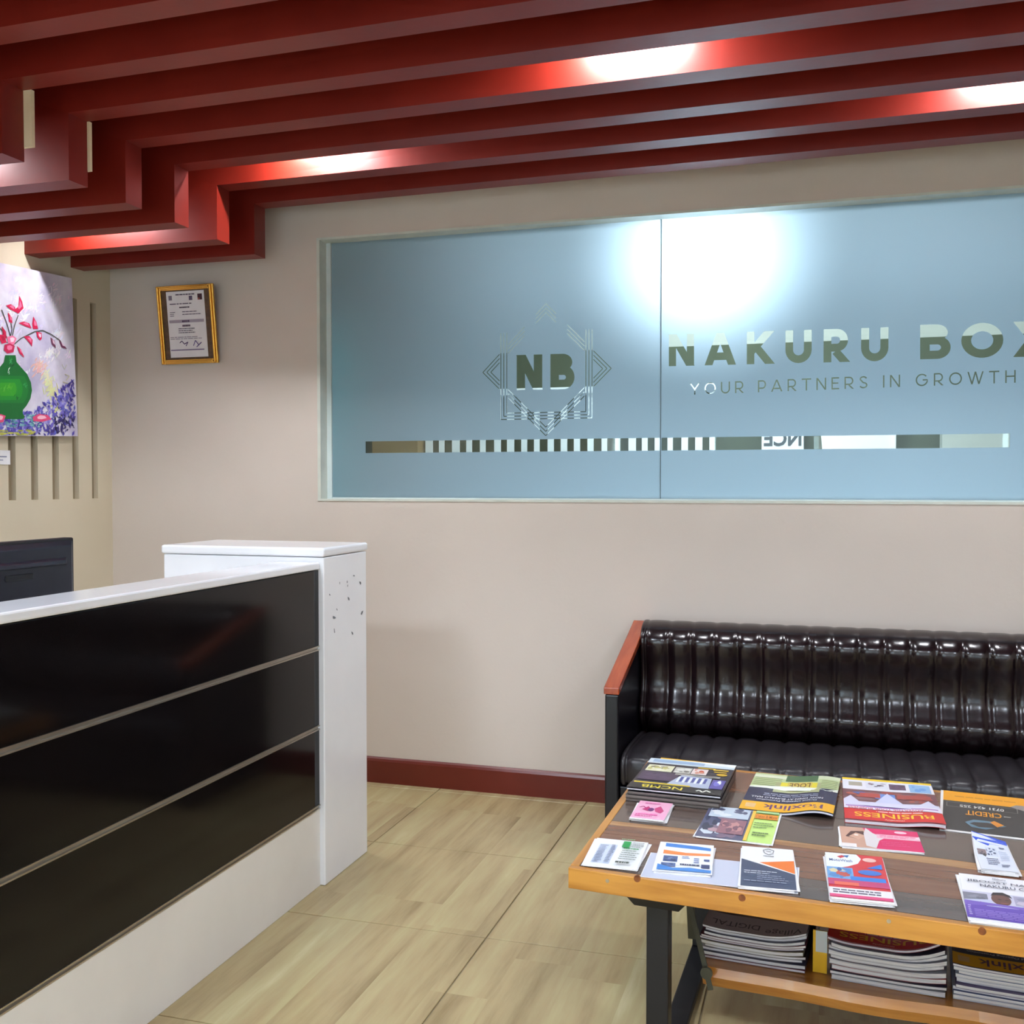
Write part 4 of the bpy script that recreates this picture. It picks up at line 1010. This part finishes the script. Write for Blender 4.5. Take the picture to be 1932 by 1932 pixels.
# --- BUSINESS
def ink_bus(title=True):
    def f(i):
        i.rect(0, 0, 1, 1, (214, 206, 220)); i.rect(0, 0, 1, .05, (246, 206, 40)); i.rect(0, .05, 1, .30, (232, 230, 238))
        i.rect(.78, .1, .93, .2, (176, 168, 150)); i.patch(.5, .08, .74, .24, [(222, 222, 232), (90, 80, 96), (150, 130, 140)], 8, 1, .2); i.patch(.3, .1, .48, .24, [(110, 84, 110), (90, 70, 90)], 4, 2); i.patch(.03, .08, .26, .28, [(150, 190, 230), (110, 160, 220)], 5, 3)
        i.patch(.0, .30, 1, .58, [(118, 74, 80), (176, 90, 76), (140, 104, 110), (92, 110, 170), (160, 70, 64)], 26, 4, .16)
        i.rect(.44, .38, .66, .5, (104, 140, 210)); i.rect(.6, .38, .82, .48, (184, 76, 70)); i.rect(.06, .38, .42, .48, (172, 76, 70))
        i.poly([(.36, .62), (.52, .36), (.68, .62)], (206, 210, 240)); i.poly([(0, .66), (.1, .5), (.22, .62), (1, .6), (1, .68), (0, .72)], (216, 214, 236)); i.poly([(.82, .62), (.92, .46), (1, .56), (1, .64)], (216, 214, 236))
        i.rect(0, .66, 1, .76, (232, 226, 240)); i.rect(.03, .69, .98, .715, (170, 120, 190)); i.text('ADVERTISE YOUR BUSINESS', .18, .72, .96, .76, (206, 50, 70), .02)
        i.rect(0, .77, 1, 1, (212, 36, 40)); i.text('BUSINESS', .1, .835, .9, .93, (250, 200, 40), .035); i.text('monthly', .4, .95, .6, .98, (250, 220, 200), .01); i.lines(.2, .785, .8, .82, 1, (250, 220, 210), 5, .5)
    return f
bend_bus = lambda u, v: .008*bump(u, .12, .4)*v
S = fit((1590, 1546), (1774, 1562), (1764, 1478), (1593, 1471), TZ+.008, True, bend_bus); S.z = ON
magazine('magazine', S, .009, 'BUSINESS magazine with red title band on the tabletop beside the CREDIT poster', ink_bus(), cover=(190, 40, 46), n=24)
# --- CREDIT poster
def ink_credit(i):
    i.rect(.0, 0, 1, 1, (236, 234, 232)); G = (56, 52, 52)
    i.rect(0, .0, .975, .97, G); i.rect(0, 0, .975, .26, (242, 164, 22)); i.poly([(0, .2), (.30, .2), (.36, .26), (.22, .34), (0, .36)], (150, 140, 134)); i.poly([(0, .27), (.2, .27), (.12, .36), (0, .4)], (226, 222, 220))
    i.lines(.3, .1, .9, .16, 1, (206, 132, 20), 1, .4); i.text('0731 424 255', .42, .34, .82, .40, (226, 222, 214), .02); i.stroke([(.3, .41), (.3, .3), (.94, .3), (.94, .41), (.3, .41)], .006, (150, 146, 140))
    i.text('CREDIT', .45, .47, .77, .58, (240, 156, 26), .03); i.stroke([(.37, .53), (.43, .53)], .012, (200, 196, 190))
    i.poly([(.42, .76), (.55, .68), (.70, .68), (.78, .76), (.72, .86), (.6, .88)], (96, 128, 146)); i.poly([(.46, .77), (.58, .72), (.7, .74), (.74, .78), (.66, .84), (.5, .82)], G); i.poly([(.44, .74), (.52, .66), (.56, .70), (.5, .8)], (226, 140, 40))
    i.text('IMARA', .04, .86, .2, .95, (230, 228, 226), .03)
S = fit((1777, 1565), (1990, 1594), (1985, 1511), (1771, 1493), ON, True)
leaflet('poster', S, 'grey and orange CREDIT poster lying at the right end of the table', 'poster', ink_credit)
# --- pink cards
def ink_pink(i):
    i.rect(0, 0, 1, 1, (240, 178, 206)); i.patch(.02, .02, .98, .35, [(240, 170, 204), (236, 140, 190), (244, 200, 220)], 10, 3, .2)
    i.poly([(.2, .5), (.35, .7), (.5, .5), (.4, .42)], (190, 40, 110)); i.poly([(.55, .6), (.7, .75), (.86, .5), (.8, .35), (.62, .42)], (200, 60, 120)); i.disc(.47, .52, .09, .1, (110, 40, 110)); i.stroke([(.1, .6), (.2, .68), (.3, .58)], .03, (170, 40, 100))
    i.lines(.1, .08, .8, .26, 2, (220, 70, 150), 4, .5); i.lines(.2, .82, .8, .92, 1, (220, 110, 170), 5, .5)
S = fit((1190, 1546), (1253, 1557), (1269, 1521), (1207, 1518), ON); 
leaflet('business_card', S, 'topmost pink floral card beside the NCMB magazine', 'card', ink_pink, 6, 'pink cards', 'pink card in the small pile beside the NCMB magazine', th=.0011, seed=5)
# --- brown and green postcards
def ink_post(i):
    i.rect(0, 0, 1, 1, (200, 232, 130)); i.patch(0, 0, .63, 1, [(92, 92, 120), (70, 74, 104), (130, 110, 130), (184, 150, 160), (206, 216, 228), (58, 60, 84)], 44, 2, .18)
    i.patch(.05, .65, .6, 1, [(196, 208, 222), (90, 92, 120), (226, 232, 238)], 12, 5, .2); i.patch(.25, .15, .6, .6, [(150, 104, 116), (196, 140, 140), (120, 84, 100)], 14, 6, .25)
    i.rect(.63, 0, .675, 1, (240, 200, 80)); i.rect(.68, .72, .99, .88, (232, 146, 40)); i.text('Cakes & More', .69, .745, .98, .85, (160, 80, 20), .02); i.lines(.7, .4, .97, .62, 3, (96, 130, 70), 7, .3); i.lines(.72, .15, .95, .3, 2, (84, 110, 64), 8, .4); i.rect(.68, .9, .99, .97, (176, 214, 150))
S = fit((1315, 1580), (1452, 1595), (1475, 1538), (1335, 1522), ON)
leaflet('postcard', S, 'postcard with brown photo and lime green panel in the middle of the table', 'postcard', ink_post, 2, 'postcards', 'postcard lying under the lime green and brown postcard', seed=9)
# --- white price list with a green square
def ink_price(i):
    i.rect(0, 0, 1, 1, (238, 240, 242)); i.rect(.12, .1, .46, .8, (206, 216, 236)); i.lines(.14, .1, .3, .78, 12, (120, 130, 160), 1, .4); i.lines(.36, .1, .46, .78, 12, (120, 130, 160), 2, .5)
    i.rect(.56, .68, .7, .9, (22, 158, 76)); i.lines(.74, .68, .97, .9, 4, (110, 116, 112), 3, .4); i.lines(.62, .6, .92, .66, 1, (60, 150, 80), 4, .6); i.lines(.6, .2, .95, .58, 5, (120, 130, 120), 5, .3); i.lines(.58, .06, .94, .16, 1, (70, 80, 70), 6, .6); i.lines(.5, .92, .8, .97, 1, (120, 170, 120), 7, .5)
S = fit((1101, 1634), (1202, 1645), (1222, 1594), (1125, 1583), ON)
leaflet('price_list', S, 'white price list with a green square at the front left table corner', 'leaflet', ink_price, 3, 'price lists', 'price list lying beneath the topmost one with a green square', seed=2)
# --- plain sheet under the leaflets at the front
S = fit((1212, 1650), (1506, 1692), (1508, 1634), (1224, 1612), ON)
leaflet('paper_sheet', S, 'plain pale grey sheet under the leaflets along the table front', 'paper', lambda i: i.rect(.005, .005, .995, .995, (196, 200, 218)))
# --- blue and orange flyers
def ink_blue(i):
    i.rect(0, 0, 1, 1, (240, 242, 246)); i.poly([(.1, .84), (.1, .97), (.7, .92), (.95, .88), (.95, .78), (.7, .8)], (64, 130, 210)); i.poly([(.08, .58), (.08, .72), (.5, .66), (.95, .68), (.95, .6), (.5, .56)], (240, 140, 70))
    i.patch(.1, .32, .36, .52, [(70, 88, 140), (110, 128, 170), (50, 64, 104)], 8, 1); i.lines(.44, .44, .62, .54, 2, (90, 110, 170), 2, .5); i.lines(.66, .3, .76, .5, 3, (90, 110, 170), 3, .5); i.rect(.84, .4, .94, .46, (70, 84, 140)); i.lines(.42, .2, .8, .28, 1, (70, 74, 110), 4, .6)
    i.rect(.8, .16, .95, .28, (60, 64, 110)); i.patch(.08, .14, .34, .26, [(90, 110, 160), (60, 80, 130)], 4, 5); i.poly([(.02, .02), (.98, .02), (.98, .1), (.6, .14), (.3, .1), (.02, .2)], (70, 136, 214))
S = fit((1238, 1648), (1344, 1658), (1346, 1602), (1246, 1594), ON); S.z += .0012
leaflet('flyer', S, 'white flyer with blue and orange waves beside the price list', 'flyer', ink_blue, 4, 'blue and orange flyers', 'flyer under the topmost blue and orange wave flyer', seed=3, th=.0012)
# --- navy, orange and white folders
def ink_navy(i):
    i.rect(0, 0, 1, 1, (238, 238, 240)); i.poly([(0, 0), (1, 0), (1, .36), (.02, .66), (0, .66)], (66, 74, 102)); i.poly([(.34, .6), (1, .70), (1, .38), (.98, .38)], (236, 122, 40)); i.lines(.06, .3, .7, .4, 2, (190, 194, 206), 1, .35); i.lines(.3, .16, .96, .3, 3, (150, 156, 176), 2, .35); i.lines(.06, .1, .9, .16, 1, (150, 156, 176), 3, .3)
    i.stroke([(.42, .92), (.52, .96), (.63, .92), (.6, .84), (.52, .80), (.44, .85), (.42, .92)], .012, (110, 110, 120)); i.stroke([(.47, .90), (.57, .88)], .012, (110, 110, 120)); i.lines(.42, .75, .64, .78, 1, (150, 150, 156), 4, .6)
S = fit((1399, 1675), (1498, 1688), (1500, 1607), (1398, 1604), ON); S.z += .0012
leaflet('leaflet', S, 'navy, orange and white leaflet with a small grey emblem at the table front', 'leaflet', ink_navy, 4, 'navy and orange leaflets', 'leaflet under the topmost navy and orange leaflet', seed=4, th=.001)
# --- red leaflets
def ink_red(i):
    i.rect(0, 0, 1, 1, (214, 60, 66)); i.poly([(0, .62), (0, 1), (.55, 1), (.62, .9), (.55, .78), (.38, .7), (.25, .66)], (236, 240, 244)); i.poly([(.2, .92), (.3, .96), (.34, .92), (.26, .88)], (206, 60, 70)); i.poly([(.3, .95), (.42, .97), (.38, .9)], (50, 110, 170)); i.text('MotoWash', .06, .80, .46, .86, (60, 90, 150), .02)
    i.patch(0, .4, .44, .66, [(120, 170, 220), (70, 110, 170), (230, 214, 170), (200, 90, 80), (90, 140, 200)], 14, 2, .25); i.rect(.38, .38, .96, .47, (60, 130, 216)); i.disc(.72, .58, .2, .06, (70, 120, 206)); i.poly([(.68, .68), (.95, .68), (.95, .8)], (56, 120, 210)); i.disc(.76, .88, .12, .05, (236, 190, 180))
    i.rect(0, .26, 1, .38, (196, 70, 120)); i.rect(.1, .26, .5, .33, (232, 110, 90)); i.rect(0, .06, 1, .2, (240, 236, 240)); i.lines(.06, .08, .9, .18, 2, (100, 90, 110), 3, .5); i.rect(0, 0, 1, .06, (226, 80, 130))
S = fit((1560, 1700), (1688, 1714), (1662, 1624), (1562, 1619), ON)
leaflet('leaflet', S, 'red leaflet with white bubble and blue shapes near the front rail', 'leaflet', ink_red, 6, 'red leaflets', 'leaflet in the pile beneath the red leaflet with the white bubble', seed=6, th=.0014)
# --- pink beauty flyers
def ink_beauty(i):
    i.rect(0, 0, 1, 1, (224, 34, 104)); i.poly([(0, 0), (.42, 0), (.36, .6), (.3, 1), (0, 1)], (206, 160, 138)); i.poly([(.06, .5), (.14, .78), (.3, .82), (.33, .6), (.2, .4)], (88, 54, 50)); i.poly([(.1, .5), (.2, .72), (.32, .6), (.22, .38)], (214, 168, 144)); i.disc(.2, .6, .03, .04, (250, 230, 220)); i.rect(0, 0, .18, .16, (238, 230, 228))
    i.poly([(.3, .1), (.42, .02), (.48, .4), (.56, .55), (.42, .75), (.34, 1), (.3, .7)], (222, 214, 216)); i.rect(.46, .52, 1, .72, (244, 190, 206)); i.disc(.78, .88, .08, .06, (246, 210, 220)); i.lines(.5, .56, .98, .7, 2, (236, 90, 140), 1, .4); i.lines(.5, .15, .9, .4, 3, (240, 110, 160), 2, .2); i.poly([(.92, .6), (1, .72), (1, .55)], (250, 220, 228))
S = fit((1586, 1597), (1743, 1614), (1731, 1570), (1587, 1565), ON)
leaflet('flyer', S, 'pink beauty flyer lying below the BUSINESS magazine', 'flyer', ink_beauty, 3, 'pink beauty flyers', 'flyer lying under the pink beauty flyer', seed=7)
# --- curled white and blue folded brochure
def ink_tri(i):
    i.rect(0, 0, 1, 1, (222, 226, 240)); i.rect(0, .86, 1, 1, (56, 88, 214)); i.poly([(.0, .88), (.1, .80), (.4, .74), (.75, .80), (1, .88)], (56, 88, 214)); i.poly([(.5, .78), (.8, .85), (.9, .92), (.7, .9)], (230, 220, 236))
    i.patch(.05, .4, .3, .62, [(140, 120, 120), (90, 80, 90), (70, 60, 60)], 5, 1); i.patch(.3, .45, .62, .7, [(210, 214, 228), (80, 90, 120), (60, 70, 100), (110, 120, 150)], 12, 2, .14); i.lines(.25, .15, .6, .4, 4, (90, 96, 130), 3, .35); i.lines(.6, .1, .85, .2, 2, (90, 96, 130), 4, .5); i.lines(.7, .68, .9, .74, 1, (80, 90, 130), 5, .5); i.lines(.65, .3, .97, .62, 5, (180, 190, 216), 6, .3)
S = fit((1858, 1648), (1927, 1656), (1893, 1602), (1826, 1590), ON, False, lambda u, v: .022*max(0, v-.35)**1.5*(1.2-u)*1.6)
S.curl = True
leaflet('brochure', S, 'curled white brochure with a blue top at the right of the table', 'brochure', ink_tri, 5, 'curled white brochures', 'brochure under the curled white and blue brochure', seed=8, th=.0014)
# --- purple brochure with a portrait
def ink_purple(i):
    i.rect(0, 0, 1, 1, (236, 234, 240)); i.rect(0, .28, 1, .62, (206, 204, 224)); i.patch(0, .42, .3, .58, [(130, 128, 142), (150, 148, 164), (110, 108, 124)], 6, 1); i.patch(.62, .4, 1, .6, [(170, 166, 190), (150, 146, 172), (200, 190, 206)], 8, 2)
    i.poly([(0, .28), (.02, .42), (.3, .46), (.45, .36), (.62, .38), (1, .46), (1, .28)], (196, 200, 226)); i.disc(.46, .49, .12, .125, (110, 72, 62), 20); i.poly([(.34, .55), (.38, .63), (.5, .65), (.58, .6), (.6, .54), (.5, .585), (.4, .58)], (52, 38, 40)); i.disc(.44, .49, .025, .012, (70, 44, 40)); i.disc(.53, .485, .025, .012, (70, 44, 40)); i.disc(.49, .415, .05, .012, (150, 90, 84))
    i.poly([(.12, .3), (.2, .4), (.28, .3)], (110, 70, 60)); i.poly([(.62, .3), (.7, .38), (.78, .3)], (120, 80, 70))
    i.rect(0, .05, 1, .32, (104, 74, 176)); i.poly([(0, .3), (.4, .34), (1, .3), (1, .36), (0, .4)], (126, 98, 190)); i.lines(.1, .07, .96, .24, 5, (160, 136, 210), 3, .4); i.lines(.03, .08, .07, .3, 6, (220, 210, 240), 4, .4)
    i.text('JIBOOST NA', .08, .80, .82, .86, (74, 78, 96), .03); i.text('NAKURU CITY', .24, .715, .95, .775, (74, 78, 96), .03); i.text('Nakuru', .42, .90, .58, .94, (110, 116, 130), .01)
S = fit((1830, 1742), (1985, 1762), (1965, 1670), (1806, 1654), ON)
leaflet('brochure', S, 'white and purple brochure with a portrait photo at the front right', 'brochure', ink_purple, 4, 'purple portrait brochures', 'brochure fanned out under the purple portrait brochure', seed=10, th=.0012)

# ---------------------------------------------------------------- stacks on the lower shelf
def shelf_stack(xl, xr, n, name, top_ink, top_label, cols_, seed, depth=.29, lift=.0, th0=.0075, top_th=.006, curl=.02, vfront=.045):
    """magazines lying on the lower shelf, titles towards the front, sagging and curling up at one side"""
    r = random.Random(seed); z = SZ1+.0006
    p0, p1 = at(xl, 1800, 1, 2.49), at(xr, 1815, 1, 2.47); wd = p1.x-p0.x
    an = math.atan2(ud.y, ud.x)
    for k in range(n):
        last = k == n-1; th = top_th if last else th0*r.uniform(.75, 1.25); fr_ = k/max(1, n-1)
        w_ = wd*r.uniform(.95, 1.0); da = r.uniform(-.03, .03); dx = r.uniform(-.006, .006); dv = r.uniform(-.008, .006)
        vv = SV+vfront+dv+depth/2; c = T(p0.x-A.x+wd/2+dx, vv, 0)
        cb_ = curl*fr_+.0015
        bend = (lambda cb_: (lambda u, v: cb_*max(0, (.42-u)/.42)**2 + cb_*.25*max(0, (u-.75)/.25)**2))(cb_)
        S = Sheet((c.x, c.y), an+math.pi+da*.4, w_, depth, z, bend)
        cov = cols_[k % len(cols_)]
        if last: magazine('magazine', S, th, top_label, top_ink, name, cov, 18)
        else: magazine('magazine', S, th, ORD[n-1-k]+' magazine from the top of the '+name, None, name, cov, 14)
        z += th+.0003+(.0004 if not last else 0)
    return z
def ink_health(i):
    i.rect(0, 0, 1, 1, (180, 160, 154)); i.patch(0, .0, 1, .78, [(96, 66, 54), (70, 46, 38), (150, 110, 92), (120, 86, 72)], 16, 1, .22); i.rect(0, .70, 1, 1, (188, 168, 168)); i.text('DIGITAL', .46, .835, .93, .93, (70, 52, 58), .0); i.text('Village', .05, .86, .40, .98, (60, 46, 50), .0)
shelf_stack(1322, 1522, 10, 'left shelf stack', ink_health, 'grey brown magazine with dark title on top of the left shelf stack', [(120, 40, 60), (70, 66, 92), (190, 186, 196), (60, 40, 50), (150, 140, 120), (96, 70, 110)], 21)
shelf_stack(1562, 1786, 9, 'middle shelf stack', ink_bus(), 'BUSINESS magazine with red title band on top of the middle shelf stack', [(200, 200, 214), (60, 60, 84), (150, 40, 50), (206, 206, 220), (84, 40, 56), (186, 186, 204)], 22, curl=.03, th0=.0088)
shelf_stack(1800, 2010, 9, 'right shelf stack', ink_box, 'Boxlink magazine with orange title band on top of the right shelf stack', [(200, 206, 226), (50, 66, 130), (190, 196, 216), (80, 60, 120), (206, 210, 228)], 23, curl=.012, th0=.0085)
# yellow magazine standing in the gap between the first two stacks
yp0 = at(1527, 1745, 1, 2.56); 
ym = thing('magazine', (yp0.x+.02, 2.68, SZ1), 'yellow and white magazine wedged upright between two shelf stacks', 'magazine', 'wedged magazine')
ub = yp0.x-A.x
def SY(u, v, h): return T(ub+.004+.004*u+h, SV+.075+.26*v, SZ1+.001+.095*u)
slab(lambda u, v, h: SY(u, v, h), 0, .005, M['pages'], 'pages', ym, 4)
def SYc(u, v, h): return T(ub+.01+u*.03, SV+.07+.0, SZ1+.001+v*.1)
mbx = MB(); mbx.hexa([T(ub+.002, SV+.06, SZ1+.001), T(ub+.034, SV+.06, SZ1+.001), T(ub+.034, SV+.064, SZ1+.001), T(ub+.002, SV+.064, SZ1+.001), T(ub+.002, SV+.06, SZ1+.1), T(ub+.034, SV+.06, SZ1+.1), T(ub+.034, SV+.064, SZ1+.1), T(ub+.002, SV+.064, SZ1+.1)], (226, 172, 30))
mbx.hexa([T(ub+.008, SV+.0594, SZ1+.05), T(ub+.034, SV+.0594, SZ1+.05), T(ub+.034, SV+.0600, SZ1+.05), T(ub+.008, SV+.0600, SZ1+.05), T(ub+.008, SV+.0594, SZ1+.1), T(ub+.034, SV+.0594, SZ1+.1), T(ub+.034, SV+.06, SZ1+.1), T(ub+.008, SV+.06, SZ1+.1)], (206, 212, 220))
mbx.build('cover', M['print'], ym, fix=False)
